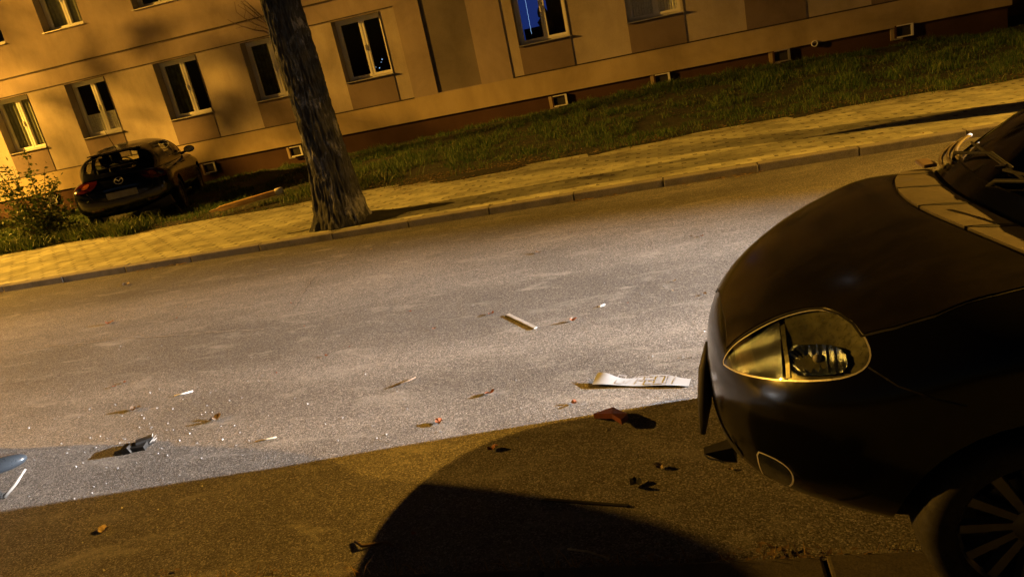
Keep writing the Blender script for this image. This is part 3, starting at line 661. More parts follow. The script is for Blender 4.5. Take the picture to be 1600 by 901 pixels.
def wheel(parent, x, y, z, Rt, Rr, wd, side, spokes=13, spin=0.0, double=False):
    """side +1 faces +y; axle along y"""
    Mx = Matrix.Translation((x, y, z)) @ Matrix.Rotation(R(-90*side), 4, 'X') @ Matrix.Rotation(spin, 4, 'Z')
    w_ = lathe('wheel', [(.05, -wd*.30), (Rr*.93, -wd*.34), (Rr*.93, wd*.30), (Rr*.98, wd*.34), (Rr, wd*.38), (Rr*1.03, wd*.40), (Rr*1.03, -wd*.5), (.05, -wd*.5)], Mx, M['alloy'], parent, 48, True, 35)
    bm = bmesh.new(); h = wd/2
    add_lathe(bm, [(Rr*.99, -h*.8), (Rr*1.06, -h*1.0), (Rr+(Rt-Rr)*.55, -h*1.06), (Rt-.018, -h*.98), (Rt-.004, -h*.8), (Rt, -h*.4), (Rt, h*.4), (Rt-.004, h*.8), (Rt-.018, h*.98), (Rr+(Rt-Rr)*.55, h*1.06), (Rr*1.06, h*1.0), (Rr*.99, h*.8)], Mx, 64, False)
    bm_obj('tyre', bm, M['rubber'], w_, smooth=True, sharp=35)
    bm = bmesh.new()
    for k_ in range(spokes):
        a = 2*math.pi*k_/spokes; Ms = Mx @ Matrix.Rotation(a, 4, 'Z')
        for da in ((-.05, .05) if double else (0,)):
            Mq = Ms @ Matrix.Rotation(da, 4, 'Z'); w0, w1 = .011, .015
            v = [bm.verts.new(Mq @ Vector(p)) for p in ((.05, -w0, wd*.30), (.05, w0, wd*.30), (Rr*.95, w1, wd*.36), (Rr*.95, -w1, wd*.36), (.05, -w0*1.5, wd*.16), (.05, w0*1.5, wd*.16), (Rr*.95, w1*1.4, wd*.24), (Rr*.95, -w1*1.4, wd*.24))]
            for f in ((0, 1, 2, 3), (4, 7, 6, 5), (0, 4, 5, 1), (1, 5, 6, 2), (2, 6, 7, 3), (3, 7, 4, 0)): bm.faces.new([v[i] for i in f])
    add_lathe(bm, [(.062, wd*.12), (.062, wd*.30), (.052, wd*.325), (.03, wd*.33), (.028, wd*.31), (.001, wd*.31)], Mx, 24, True)
    bm_obj('spokes', bm, M['alloy'], w_, smooth=True, sharp=30)
    lathe('brake_disc', [(.001, -wd*.02), (Rr*.62, -wd*.02), (Rr*.62, wd*.04), (.001, wd*.04)], Mx, M['lampdark'], w_, 32)
    return w_
def bvh_of(V, F):
    return BVHTree.FromPolygons([Vector(v) for v in V], F)
def prism(poly, fr, d0, d1):
    """solid from a 2-D outline in a frame between two depths"""
    n_ = len(poly); V = [fr.C+fr.ex*a+fr.ey*b+fr.d*d0 for a, b in poly]+[fr.C+fr.ex*a+fr.ey*b+fr.d*d1 for a, b in poly]
    F = [tuple(range(n_)), tuple(range(n_, 2*n_))[::-1]]+[(i, (i+1) % n_, n_+(i+1) % n_, n_+i) for i in range(n_)]
    return temp(V, F)
def car(name, label, loc, rz, sp, paintm, scale=1, group=None):
    root = tag(empty(name, loc, rz, scale), label, 'car', group); L = sp['L']
    # lower body
    us = np.r_[0, .006, .014, .026, .042, .062, .086, .115, .15, np.arange(.19, L-.2, .05), L-.19, L-.15, L-.115, L-.086, L-.062, L-.042, L-.026, L-.014, L-.006, L]
    BV, BF = loft(us, sp['w'], sp['zt'], sp['zb'], sp['zm'], sp['nt'], sp['nb'], sp.get('m', 44), sp.get('bshear'), sp.get('post'))
    bb = bvh_of(BV, BF)
    cutters = []
    for xw in (sp['fw'], sp['rw']):
        for s in (-1, 1):
            V, F = [], []; n_ = 40; ra = sp['Rt']+.05; y0, y1 = s*(sp['W']-.26), s*(sp['W']+.2)
            for yy in (y0, y1): V += [(xw+ra*math.cos(2*math.pi*i/n_), yy, sp['Rt']+.01+ra*math.sin(2*math.pi*i/n_)) for i in range(n_)]
            F = [tuple(range(n_)), tuple(range(n_, 2*n_))[::-1]]+[(i, (i+1) % n_, n_+(i+1) % n_, n_+i) for i in range(n_)]
            cutters.append(temp(V, F))
    for fr, poly in sp.get('pockets', []):
        V, F = patch(bb, poly, fr, .06, .06+sp.get('pdepth', .085), .02, True); cutters.append(temp(V, F))
    me = cut(temp(BV, BF), cutters); body = link('body', me, paintm, root, True, 32)
    # greenhouse
    g0, g1 = sp['g0'], sp['g1']
    gu = np.r_[g0, g0+.006, g0+.02, g0+.04, np.arange(g0+.07, g1-.06, .045), g1-.04, g1-.02, g1-.006, g1]
    GV, GF = loft(gu, sp['gw'], sp['gzt'], lambda u: sp['belt']-.09, lambda u: sp['belt']-.02, lambda u: sp.get('gn', 2.7), lambda u: 8.0, 40, sp.get('gshear'))
    gb = bvh_of(GV, GF); t_ = .045
    iu = np.linspace(g0+.09, g1-.09, 40)
    IV, IF = loft(iu, lambda u: sp['gw'](u)-t_, lambda u: max(sp['gzt'](u)-t_*.9, sp['belt']+.02), lambda u: sp['belt']-.3, lambda u: sp['belt']-.04, lambda u: sp.get('gn', 2.7), lambda u: 8.0, 40, sp.get('gshear'))
    cs = [temp(IV, IF)]
    side = Frame((0, -2.5, 0), (0, 1, 0), (1, 0, 0)); front = Frame((-1, 0, 0), (1, 0, 0), (0, -1, 0)); rear = Frame((L+1, 0, 0), (-1, 0, 0), (0, 1, 0))
    for poly in sp['side_windows']: cs.append(prism(poly, side, 1.3, 3.7))
    cs.append(prism(sp['windscreen'], front, 0, 1+sp['gmid'])); cs.append(prism(sp['rear_window'], rear, 0, 1+L-sp['gmid2']))
    gme = cut(temp(GV, GF), cs); gh = link('cabin', gme, paintm, root, True, 32)
    gm = sp.get('glass', M['carglass'])
    pobj('windscreen', gb, sp['windscreen'], front, sp.get('wsglass', gm), root, -.006, 0, .05); pobj('rear_window', gb, sp['rear_window'], rear, gm, root, -.006, 0, .05)
    for fr in (side, side.mirror()):
        for poly in sp['side_windows']: pobj('side_window', gb, poly, fr, gm, root, -.006, 0, .05)
    # wheels
    for xw in (sp['fw'], sp['rw']):
        for s in (-1, 1): wheel(root, xw, s*(sp['W']-sp['wd']/2-.012), sp['Rt'], sp['Rt'], sp['Rr'], sp['wd'], s, sp.get('spokes', 10), .2, sp.get('dbl', False))
    # door shut lines, handles, mirrors
    for fr in (side, side.mirror()):
        for line in sp['seams']: strip_on('door_seam', bb, line, fr, .006, M['seam'], root, .0012)
        for (hx, hz) in sp['handles']:
            h, nr = fr.hit(bb, hx, hz); bm = bmesh.new(); add_tube(bm, [h+Vector((-.09, 0, 0))+nr*.004, h+Vector((-.075, 0, .004))+nr*.03, h+Vector((.075, 0, .006))+nr*.03, h+Vector((.09, 0, .004))+nr*.004], [.012, .014, .014, .012], 8); bm_obj('door_handle', bm, paintm, root, smooth=True)
    for s in (-1, 1):
        mx, my, mz = sp['mirror']; bm = bmesh.new()
        bmesh.ops.create_uvsphere(bm, u_segments=20, v_segments=12, radius=1, matrix=Matrix.Translation((mx, s*(my+.12), mz)) @ Matrix.Diagonal((.075, .115, .075, 1)))
        for v in bm.verts:
            if v.co.x > mx+.025: v.co.x = mx+.025
        add_tube(bm, [(mx, s*(my-.06), mz-.06), (mx, s*(my+.05), mz-.03)], [.03, .025], 8); mo = bm_obj('wing_mirror', bm, M['plastic'] if sp.get('blackmirror') else paintm, root, smooth=True, sharp=50)
        bm = bmesh.new(); bmesh.ops.create_circle(bm, cap_ends=True, segments=24, radius=1, matrix=Matrix.Translation((mx+.0265, s*(my+.12), mz)) @ Matrix.Diagonal((1, .098, .06, 1)) @ Matrix.Rotation(R(90), 4, 'Y')); bm_obj('mirror_glass', bm, M['chrome'], mo)
    # seats, steering wheel
    for sx, sy in sp['seats']:
        bm = bmesh.new(); b = sp['belt']
        add_box(bm, sx-.05, sx+.06, sy-.22, sy+.22, b-.2, b+.13); add_box(bm, sx, sx+.07, sy-.11, sy+.11, b+.16, b+.32); add_box(bm, sx+.02, sx+.04, sy-.06, sy+.06, b+.12, b+.17)
        bm_obj('seat', bm, M['seat'], root, smooth=True, sharp=60, bevel=.03)
    bm = bmesh.new(); Ms = Matrix.Translation((sp['seats'][0][0]-.52, -.36, sp['belt']+.03)) @ Matrix.Rotation(R(-65), 4, 'Y')
    add_tube(bm, [Ms @ Vector((.18*math.cos(t), .18*math.sin(t), 0)) for t in np.linspace(0, 2*math.pi, 28)], .014, 6); bm_obj('steering_wheel', bm, M['plastic'], root, smooth=True)
    return root, bb, gb, dict(side=side, front=front, rear=rear, body=body)
def cap_w(W, L, fL, rL, pf, qf, pr, qr):
    def f(u):
        u = float(u); w_ = W
        if u < fL: w_ = W*max(1e-4, 1-(1-u/fL)**pf)**(1/qf)
        if L-u < rL: w_ = W*max(1e-4, 1-(1-(L-u)/rL)**pr)**(1/qr)
        return max(w_, .03)
    return f

# ------------------------------------------------------------------ near black car (front left corner fills the right of the view)
L1 = 4.03
HLF = Frame((.25, -.56, .80), (.099, .894, -.437), (.994, -.11, 0))
HLP = smooth_poly([(-0.23, -0.011), (-0.211, 0.021), (-0.177, 0.052), (-0.129, 0.079), (-0.068, 0.107), (-0.009, 0.127), (0.054, 0.138), (0.104, 0.137), (0.151, 0.115), (0.186, 0.083), (0.205, 0.043), (0.215, -0.004), (0.205, -0.035), (0.181, -0.057), (0.139, -0.072), (0.093, -0.077), (0.028, -0.078), (-0.046, -0.073), (-0.112, -0.062), (-0.169, -0.047), (-0.207, -0.028)], 1)
FGF = Frame((.2, -.46, .30), (.07, .825, -.561), (.996, -.085, 0))
FGP = smooth_poly([(-0.076, 0.082), (-0.045, 0.068), (-0.005, 0.045), (0.022, 0.019), (0.031, -0.007), (0.023, -0.031), (-0.003, -0.037), (-0.038, -0.028), (-0.063, -0.001), (-0.074, 0.034)], 1)
sp1 = dict(L=L1, W=.845, fw=.84, rw=3.35, Rt=.305, Rr=.212, wd=.20, spokes=13,
    w=cap_w(.845, L1, .80, .55, 2.5, 2.5, 2.4, 2.4),
    zt=pch([0, .02, .06, .12, .25, .40, .55, .74, .90, 1.2, 3.3, 3.75, 3.95, 4.03], [.56, .665, .75, .82, .915, .985, 1.04, 1.082, 1.07, 1.005, 1.0, .95, .80, .55]),
    zb=pch([0, .02, .06, .15, .4, .8, 3.2, 3.8, 4.03], [.40, .30, .235, .19, .16, .16, .17, .24, .45]),
    zm=pch([0, .1, .4, .8, 1.2, 3.5, 4.03], [.50, .54, .66, .72, .72, .70, .5]),
    nt=pch([0, .2, .5, .74, .9, 1.2, 3.5, 4.03], [2.2, 2.25, 2.5, 2.9, 3.2, 5, 5, 3]), nb=pch([0, .3, .9, 4.03], [2.1, 2.7, 4.5, 4]),
    g0=.90, g1=3.80, gmid=2.2, gmid2=3.1, belt=.99, gw=pch([.90, 1.3, 2.2, 3.2, 3.8], [.71, .765, .78, .74, .62]),
    gzt=pch([.90, 1.0, 1.2, 1.5, 1.85, 2.3, 2.9, 3.3, 3.55, 3.8], [1.04, 1.115, 1.25, 1.40, 1.48, 1.495, 1.48, 1.41, 1.25, 1.0]), gn=3.1,
    gshear=lambda u, y, z: .36*y*y*max(0, 1-(u-.90)/1.2),
    side_windows=[smooth_poly([(1.62, 1.03), (2.42, 1.04), (2.42, 1.37), (2.0, 1.36)], 1), smooth_poly([(2.50, 1.04), (3.2, 1.08), (3.12, 1.30), (2.50, 1.37)], 1)],
    windscreen=smooth_poly([(-.66, 1.09), (-.3, 1.11), (.3, 1.11), (.66, 1.09), (.52, 1.42), (-.52, 1.42)], 1), rear_window=smooth_poly([(-.52, 1.10), (.52, 1.10), (.42, 1.36), (-.42, 1.36)], 1),
    seams=[[(1.30, .28), (1.28, .6), (1.34, .95)], [(2.45, .28), (2.46, .96)], [(3.02, .62), (3.25, .95)]], handles=[(2.25, .84), (3.12, .86)], mirror=(1.62, .80, 1.04), blackmirror=True,
    seats=[(2.15, -.36), (2.15, .36), (3.0, -.3), (3.0, .3)], wsglass=M['dullglass'], glass=M['dullglass'], pockets=[(HLF, HLP), (HLF.mirror(), HLP), (FGF, FGP), (FGF.mirror(), FGP)], pdepth=.052)
c1, bb1, gb1, fr1 = car('damaged_hatchback', 'dusty black hatchback with teardrop headlight and alloy wheel parked close by at the right', (0, 2.81, .01), 0, sp1, M['bodyblack'])
top = Frame((0, 0, 3), (0, 0, -1), (1, 0, 0))      # a = u, b = y (ey = ex x d -> +y?)
sgn = 1 if top.ey.y > 0 else -1
def tp(u, y): return (u, y*sgn)
# dusty bonnet panel
FC = lambda y: .74+.48*y*y
BC = lambda y: .905+.30*y*y
he = [HLF.hit(bb1, a, b)[0] for a, b in dense(HLP, .02)]
tip = min(range(len(he)), key=lambda i: he[i].x); topi = max(range(len(he)), key=lambda i: he[i].x-.4*he[i].y*0)
n_he = len(he); i1 = [(tip+k) % n_he for k in range((topi-tip) % n_he+1)]; i2 = [(tip-k) % n_he for k in range((tip-topi) % n_he+1)]
up_ = i1 if sum(he[i].z for i in i1)/len(i1) > sum(he[i].z for i in i2)/len(i2) else i2
ed = [(he[i].x-.004, -he[i].y-.020) for i in up_]              # just inside the lamp's upper edge
ed = [p for p in ed if p[1] > .28]
edge_n = [(.082, 0), (.086, .14), (.080, .25)]+ed[1::2]+[(.52, .685), (.62, .705), (.78, .70), (.93, .68)]
hp = [tp(FC(y)-.004, y) for y in np.linspace(-.655, .655, 25)]
hp += [tp(u, y) for u, y in edge_n[::-1]]+[tp(u, -y) for u, y in edge_n[1:]]
pobj('bonnet', bb1, hp, top, M['hood'], c1, .005, .011, .03)
# scuttle band below the windscreen, four panels with wedge gaps
def arc(f, d, a, b, n_=14): return [tp(f(y)+d, y) for y in np.linspace(a, b, n_)]
for a, b in ((-.68, -.375), (-.362, -.125), (-.112, .142), (.155, .40), (.413, .68)):
    P_ = arc(FC, .006, a, b)+arc(BC, 0, b-.012, a); pobj('scuttle_panel', bb1, P_, top, M['cowl'], c1, .012, .018, .025)
    y_ = b+.0065; strip = [tp(FC(y_)+.006, y_), tp(BC(y_)-.05, y_), tp(BC(y_), y_+.0)]
    pobj('scuttle_slot', bb1, [tp(FC(b)+.02, b), tp(BC(b)-.07, b-.016), tp(BC(b), b-.010), tp(BC(b), b+.008), tp(FC(b)+.02, b+.004)], top, M['seam'], c1, .0135, .002, .02)
pobj('wiper_well', bb1, arc(BC, .003, -.68, .68, 20)+arc(lambda y: BC(y)+.10, 0, .68, -.68, 20), top, M['seam'], c1, .004, 0, .03)
for pts in ([(1.06, .50, 1.07), (1.05, .45, 1.12), (1.07, .15, 1.17), (1.05, -.08, 1.165)], [(.99, -.02, 1.09), (1.0, -.08, 1.13), (1.10, -.38, 1.175), (1.18, -.55, 1.16)]):
    bm = bmesh.new(); add_tube(bm, pts, [.010, .008, .006, .004], 6); wp = bm_obj('wiper', bm, M['plastic'], c1, smooth=True)
    a, b = Vector(pts[2]), Vector(pts[3]); d_ = (b-a).normalized(); bm = bmesh.new(); add_tube(bm, [a-d_*.25-Vector((0, 0, .012)), b+d_*.12-Vector((0, 0, .012))], .005, 5); bm_obj('wiper_blade', bm, M['rubber'], wp)
bm = bmesh.new()
for k_ in range(3): add_tube(bm, [(1.00+.028*k_+.13*t*t, .42+.27*t, 1.075+.012*k_+.03*t) for t in np.linspace(0, 1, 8)], .0085, 8)
bm_obj('windscreen_seal', bm, M['seal'], c1, smooth=True)
bm = bmesh.new(); add_box(bm, .95, 1.0, .50, .62, 1.062, 1.078); bm_obj('bonnet_hinge', bm, M['hinge'], c1, bevel=.005)
bm = bmesh.new(); add_tube(bm, [(1.03, .0, 1.155), (1.045, -.05, 1.168)], .006, 6); bm_obj('washer_jet', bm, M['chrome'], c1)
# headlights
for fr in (HLF, HLF.mirror()):
    hl = pobj('headlight', bb1, HLP, fr, M['lens'], c1, .003, 0, .02, True)
    split = -.018
    left = [p for p in HLP if p[0] < split]; li = HLP.index(left[0])
    lp = [p for p in dense(HLP, .012) if p[0] < split-.001]
    rp = [p for p in dense(HLP, .012) if p[0] > split+.001]
    rp2 = rp
    cone = lambda a, b: -.006-.030*math.sin(math.pi*min(1, max(0, (a+.225)/.21)))*(1-min(1, ((b-.03)/.11)**2))+.0025*math.sin((b-.25*a)*80)+.001*math.sin(a*160)
    def order(pp):
        cx_ = sum(p[0] for p in pp)/len(pp); cy_ = sum(p[1] for p in pp)/len(pp); return sorted(pp, key=lambda p: math.atan2(p[1]-cy_, p[0]-cx_))
    sh = lambda pp, k_: [(cx0+(a-cx0)*k_, cy0+(b-cy0)*k_) for cx0, cy0 in [(sum(p[0] for p in pp)/len(pp), sum(p[1] for p in pp)/len(pp))] for a, b in pp]
    pobj('indicator_reflector', bb1, order(sh(lp, .985)), fr, M['reflector'], hl, cone, 0, .012, True)
    pobj('lamp_liner', bb1, order(sh(rp, .985)), fr, M['lampdark'], hl, lambda a, b: -.012-.028*max(0, 1-((a-.09)/.12)**2-((b-.03)/.11)**2), 0, .012, True)
    bowl = smooth_poly([(-0.008, 0.031), (0.048, 0.033), (0.121, 0.027), (0.151, 0.001), (0.154, -0.038), (0.134, -0.060), (0.057, -0.064), (-0.007, -0.057)], 1)
    ribs = lambda a, b: -.004-.034*max(0, 1-((a-.07)/.09)**2-((b+.015)/.052)**2)+.004*math.sin(a*330)*(1 if a > .05 else 0)+.003*math.sin((a+b)*520)*(1 if a < .04 else 0)
    pobj('beam_reflector', bb1, bowl, fr, M['reflector'], hl, ribs, 0, .007, True)
    rim = dense(HLP, .02); strip_on('lens_rim', bb1, rim+[rim[0]], fr, .005, M['badge'], hl, .001)
    dv = [(-.019, .104), (-.018, .031), (-.015, -.019), (-.017, -.066)]; strip_on('divider', bb1, dv, fr, .016, M['lampdark'], hl, -.005)
    h, nr = fr.hit(bb1, .075, -.012); bm = bmesh.new(); bmesh.ops.create_uvsphere(bm, u_segments=12, v_segments=8, radius=.014, matrix=Matrix.Translation(h+fr.d*.03)); bm_obj('bulb', bm, M['glassbit'], hl, smooth=True)
    fg = pobj('fog_lamp', bb1, FGP, fr if False else (FGF if fr is HLF else FGF.mirror()), M['lens'], c1, .002, 0, .012, True)
    f2 = FGF if fr is HLF else FGF.mirror()
    pobj('reflector', bb1, sh(FGP, .94), f2, M['reflector'], fg, lambda a, b: -.006-.028*max(0, 1-((a+.02)/.05)**2-((b-.01)/.06)**2), 0, .008, True)
    strip_on('rim', bb1, dense(FGP, .02)+[FGP[0]], f2, .006, M['badge'], fg, .0015)
    strip_on('bumper_trim', bb1, [(-.196, .13), (-.154, .062), (-.094, .002), (-.033, -.042)], f2, .008, M['plastic'], c1, .004)
# grille, plate recess, front panel gaps
for fr in (HLF, HLF.mirror()): strip_on('bumper_seam', bb1, [(.203, -.045), (.27, -.10), (.36, -.14), (.43, -.16)], fr, .005, M['seam'], c1, .0015)
fF = Frame((-1, 0, 0), (1, 0, 0), (0, -1, 0))
pobj('grille', bb1, smooth_poly([(-.36, .30), (.36, .30), (.42, .40), (-.42, .40)], 1), fF, M['seam'], c1, .004, 0, .03)
gap_ = [(u, y) for u, y in edge_n]
strip_on('bonnet_gap', bb1, [tp(u-.004, y+.003) for u, y in gap_[::-1]]+[tp(u-.004, -y-.003) for u, y in gap_[1:]], top, .008, M['seam'], c1, .0015)
# torn bumper trim hanging at the nose and a broken bracket below
bm = bmesh.new(); add_tube(bm, [(.015, .10, .58), (-.015, .08, .47), (-.035, .05, .34), (-.06, .03, .20)], [.016, .028, .03, .012], 6); bm_obj('torn_trim', bm, M['plastic'], c1, smooth=True)
bm = bmesh.new(); v = [bm.verts.new(Vector((.02, -.19, .24))+Vector(p)*.62) for p in ((-.13, -.03, .02), (.04, -.05, .06), (.06, -.06, -.04), (-.01, -.03, -.05), (-.05, -.04, -.02), (-.13, .03, .03), (.05, .05, .07), (.07, .04, -.04), (-.01, .05, -.06), (-.05, .04, -.03))]
bm.faces.new(v[:5]); bm.faces.new(v[5:][::-1])
for i in range(5): bm.faces.new((v[i], v[5+i], v[5+(i+1) % 5], v[(i+1) % 5]))
br = bm_obj('broken_bracket', bm, M['plastic'], c1)
tube('torn_edge', [(-.063, -.21, .254), (-.045, -.218, .236), (-.012, -.218, .226), (.012, -.212, .207)], .003, M['greystrip'], br, 5)
# rear lamps so the tail is finished too
RQ1 = Frame((3.75, -.6, .95), (-.75, .66, 0))
for fr in (RQ1, RQ1.mirror()): pobj('tail_light', bb1, smooth_poly([(-.12, -.15), (.10, -.15), (.12, .03), (-.05, .06)], 1), fr, M['redlens'], c1, .006, .01, .03)

# ------------------------------------------------------------------ crashed dark hatchback on the lawn
L2 = 4.415
sp2 = dict(L=L2, W=.875, fw=.90, rw=3.54, Rt=.315, Rr=.215, wd=.205, spokes=10,
    w=cap_w(.89, L2, .75, .36, 2.4, 2.6, 2.6, 3.2),
    zt=pch([0, .05, .15, .4, .8, 1.2, 3.6, 4.05, 4.20, 4.30, 4.36, 4.40, 4.415], [.50, .62, .70, .80, .90, .96, .985, .985, .97, .90, .80, .70, .60]),
    zb=pch([0, .1, .4, 3.6, 4.1, 4.35, 4.415], [.38, .22, .17, .19, .24, .30, .42]), zm=pch([0, .4, 1.0, 3.6, 4.2, 4.415], [.48, .60, .70, .70, .60, .53]),
    nt=pch([0, .4, .9, 1.3, 3.7, 4.2, 4.415], [2.4, 2.8, 3.4, 5, 5, 3.6, 3.0]), nb=pch([0, .5, 3.8, 4.415], [2.6, 4.2, 4.2, 2.8]),
    g0=1.05, g1=4.28, gmid=1.9, gmid2=3.62, belt=.965, gw=pch([1.05, 1.6, 2.4, 3.4, 4.0, 4.28], [.70, .775, .80, .775, .72, .64]),
    gzt=pch([1.05, 1.15, 1.5, 1.9, 2.2, 2.7, 3.3, 3.75, 3.95, 4.05, 4.15, 4.28], [.96, 1.02, 1.21, 1.39, 1.445, 1.465, 1.45, 1.405, 1.375, 1.29, 1.16, .97]), gn=2.9,
    gshear=lambda u, y, z: .30*y*y*max(0, 1-(u-1.05)/1.3)-.16*y*y*max(0, (u-3.4)/.88),
    side_windows=[smooth_poly([(1.76, 1.017), (2.653, 1.023), (2.657, 1.353), (2.17, 1.343)], 1), smooth_poly([(2.747, 1.027), (3.452, 1.046), (3.362, 1.306), (2.743, 1.357)], 1)],
    windscreen=smooth_poly([(-.64, 1.05), (.64, 1.05), (.52, 1.38), (-.52, 1.38)], 1), rear_window=smooth_poly([(-.62, 1.04), (.62, 1.04), (.53, 1.335), (-.53, 1.335)], 1),
    seams=[[(1.35, .30), (1.33, .7), (1.45, .95)], [(2.70, .30), (2.72, .96)], [(3.32, .66), (3.55, .95)], [(1.35, .30), (2.70, .30)]], handles=[(2.5, .85), (3.42, .87)], mirror=(1.72, .83, 1.03),
    seats=[(2.35, -.37), (2.35, .37), (3.25, -.36), (3.25, .36)])
k2 = .962; q2 = 1.045; yaw2 = 2.022; rx, ry = -10.454*k2, 12.645*k2; fx, fy = math.cos(yaw2), math.sin(yaw2)
c2, bb2, gb2, fr2 = car('crashed_hatchback', 'dark hatchback with dented tailgate crashed onto the lawn against the shrub', (rx+fx*L2*k2*q2, ry+fy*L2*k2*q2, .055), yaw2+math.pi, sp2, M['navy'], k2*q2)
RQ = Frame((L2-.1, -.66, .86), (-.72, .69, 0)); 
RQ2 = Frame((L2-.1, .66, .86), (-.72, -.69, 0))
tl = smooth_poly([(-.22, -.07), (-.02, -.10), (.17, -.06), (.20, .06), (.07, .10), (-.12, .07)], 1)
for fr, s in ((RQ, 1), (RQ2, -1)):
    pl = [(a*s, b) for a, b in tl]; t_ = pobj('tail_light', bb2, pl, fr, M['redlens'], c2, .010, .014, .02)
    pobj('indicator', bb2, [(a*s*.28+.03*s, b*.42+.01) for a, b in tl], fr, M['amber'], t_, .014, .006, .012)
    pobj('clear_lamp', bb2, [(a*s*.25-.09*s, b*.35-.02) for a, b in tl], fr, M['chrome'], t_, .013, .006, .012)
rr = fr2['rear']
pl_ = [(-.27, .57), (.27, .57), (.27, .685), (-.27, .685)]
pobj('number_plate', bb2, pl_, rr, M['darkplate'], c2, .014, .008, .03)
strip_on('tailgate_seam', bb2, [(-.58, .95), (-.60, .75), (-.50, .60), (-.30, .545), (.30, .545), (.50, .60), (.60, .75), (.58, .95)], rr, .010, M['seam'], c2, .002)
strip_on('tailgate_trim', bb2, [(-.30, .735), (0, .745), (.30, .735)], rr, .028, M['chrome'], c2, .006)
for s in (-1, 1): pobj('rear_reflector', bb2, [(s*.50-.12, .40), (s*.50+.12, .40), (s*.50+.12, .445), (s*.50-.12, .445)], rr, M['redlens'], c2, .006, .006, .03)
# badge: oval ring holding a spread wing
ring = [(.075*math.cos(t), .86+.055*math.sin(t)) for t in np.linspace(0, 2*math.pi, 36)]; bd = strip_on('badge', bb2, ring, rr, .013, M['badge'], c2, .014)
strip_on('badge_wing', bb2, [(-.066, .880), (-.035, .884), (0, .852), (.035, .884), (.066, .880)], rr, .012, M['badge'], bd, .014)
# dented, dropped bumper on the left and a loose skirt
bm = bmesh.new(); MB_ = Matrix.Translation((L2-.06, .42, .26)) @ Matrix.Rotation(R(14), 4, 'X') @ Matrix.Rotation(R(-12), 4, 'Z')
add_box(bm, -.03, .05, -.45, .42, -.10, .07, MB_); bm_obj('torn_bumper', bm, M['plastic'], c2, smooth=True, sharp=40, bevel=.02)
bm = bmesh.new(); add_box(bm, -.02, .03, -.12, .14, -.13, .12, Matrix.Translation((L2+.10, .42, .14)) @ Matrix.Rotation(R(35), 4, 'Y')); bm_obj('loose_skirt', bm, M['lampdark'], c2, bevel=.015)
bm = bmesh.new(); add_box(bm, L2-.62, L2-.43, -.47, .47, 1.362, 1.385, None); bm_obj('roof_spoiler', bm, M['navy'], c2, bevel=.008)
tube('antenna', [(L2-.70, 0, 1.43), (L2-.66, 0, 1.46), (L2-.35, 0, 1.80)], [.016, .007, .003], M['plastic'], c2, 6)
bm = bmesh.new(); h0 = fr2['rear'].hit(gb2, -.1, 1.08)[0]; h1 = fr2['rear'].hit(gb2, .38, 1.12)[0]; add_tube(bm, [h0+Vector((.02, 0, -.03)), h0+Vector((.03, 0, .03)), h1+Vector((.03, 0, 0))], [.014, .009, .006], 6); bm_obj('rear_wiper', bm, M['plastic'], c2)
for s in (-1, 1):
    HQ = Frame((.12, s*.6, .68), (.75, -s*.66, 0)); pobj('headlight', bb2, smooth_poly([(-.16, -.05), (.16, -.03), (.16, .06), (-.10, .07)], 1), HQ, M['chrome'], c2, .004, .008, .03)

# ------------------------------------------------------------------ parked car left of view: its shadow crosses the near lane
sp3 = dict(sp2); c3, bb3, gb3, fr3 = car('parked_car', 'tall grey car parked at the near kerb left of the view', (-9.99, 3.05, 0), 0, sp3, M['greypaint'], 1.05)
c3.scale = (1.05, 1.05, 1.42); c3.location.y = 3.07

# recovery van up the road whose roof floodlight lights the asphalt
van = tag(empty('recovery_van', (10.0, 5.3, 0)), 'white recovery van standing up the road with a roof floodlight switched on', 'van')
vb = [(0, .45), (0, .75), (.12, .92), (.75, 1.12), (1.35, 1.95), (1.6, 2.12), (2.2, 2.2), (4.9, 2.2), (5.0, 2.0), (5.0, .35), (4.4, .30), (.2, .28)]
bm = bmesh.new(); a_ = [bm.verts.new((x, -.95, z)) for x, z in vb]; b_ = [bm.verts.new((x, .95, z)) for x, z in vb]
bm.faces.new(a_); bm.faces.new(b_[::-1])
for i in range(len(vb)): bm.faces.new((a_[i], b_[i], b_[(i+1) % len(vb)], a_[(i+1) % len(vb)]))
bm_obj('body', bm, M['vanpaint'], van, smooth=True, sharp=40, bevel=.05)
bm = bmesh.new(); v = [bm.verts.new(p) for p in ((.78, -.78, 1.17), (.78, .78, 1.17), (1.33, .72, 1.93), (1.33, -.72, 1.93))]
for q in v: q.co += Vector((-.03, 0, .02))
bm.faces.new(v); bm_obj('windscreen', bm, M['dullglass'], van)
for s_ in (-1, 1):
    box('side_window', 1.25, 2.1, s_*.952-.004, s_*.952+.004, 1.25, 1.85, M['dullglass'], van); box('headlight', -.015, .1, s_*.7-.16, s_*.7+.16, .72, .88, M['lens'], van, .02)
    for xw in (.95, 4.1): wheel(van, xw, s_*.87, .33, .33, .21, .2, s_, 8)
tube('mast', [(1.9, 0, 2.15), (1.9, 0, 2.5)], .03, M['steel'], van)
fl = box('floodlight', 1.78, 1.9, -.14, .14, 2.42, 2.60, M['plastic'], van, .01); box('flood_glass', 1.772, 1.779, -.12, .12, 2.44, 2.58, M['headglow'], fl)
ld = bpy.data.lights.new('flood_beam', 'SPOT'); ld.energy = FLOOD; ld.color = (.95, .97, 1.0); ld.spot_size = R(35); ld.spot_blend = 1.0; ld.shadow_soft_size = .05
lo = bpy.data.objects.new('flood_beam', ld); COL.objects.link(lo); lo.parent = van; lo.location = (1.74, 0, 2.51)
lo.rotation_euler = (Vector((-1.6, 3.9, 0))-Vector((11.74, 5.3, 2.51))).to_track_quat('-Z', 'Y').to_euler()

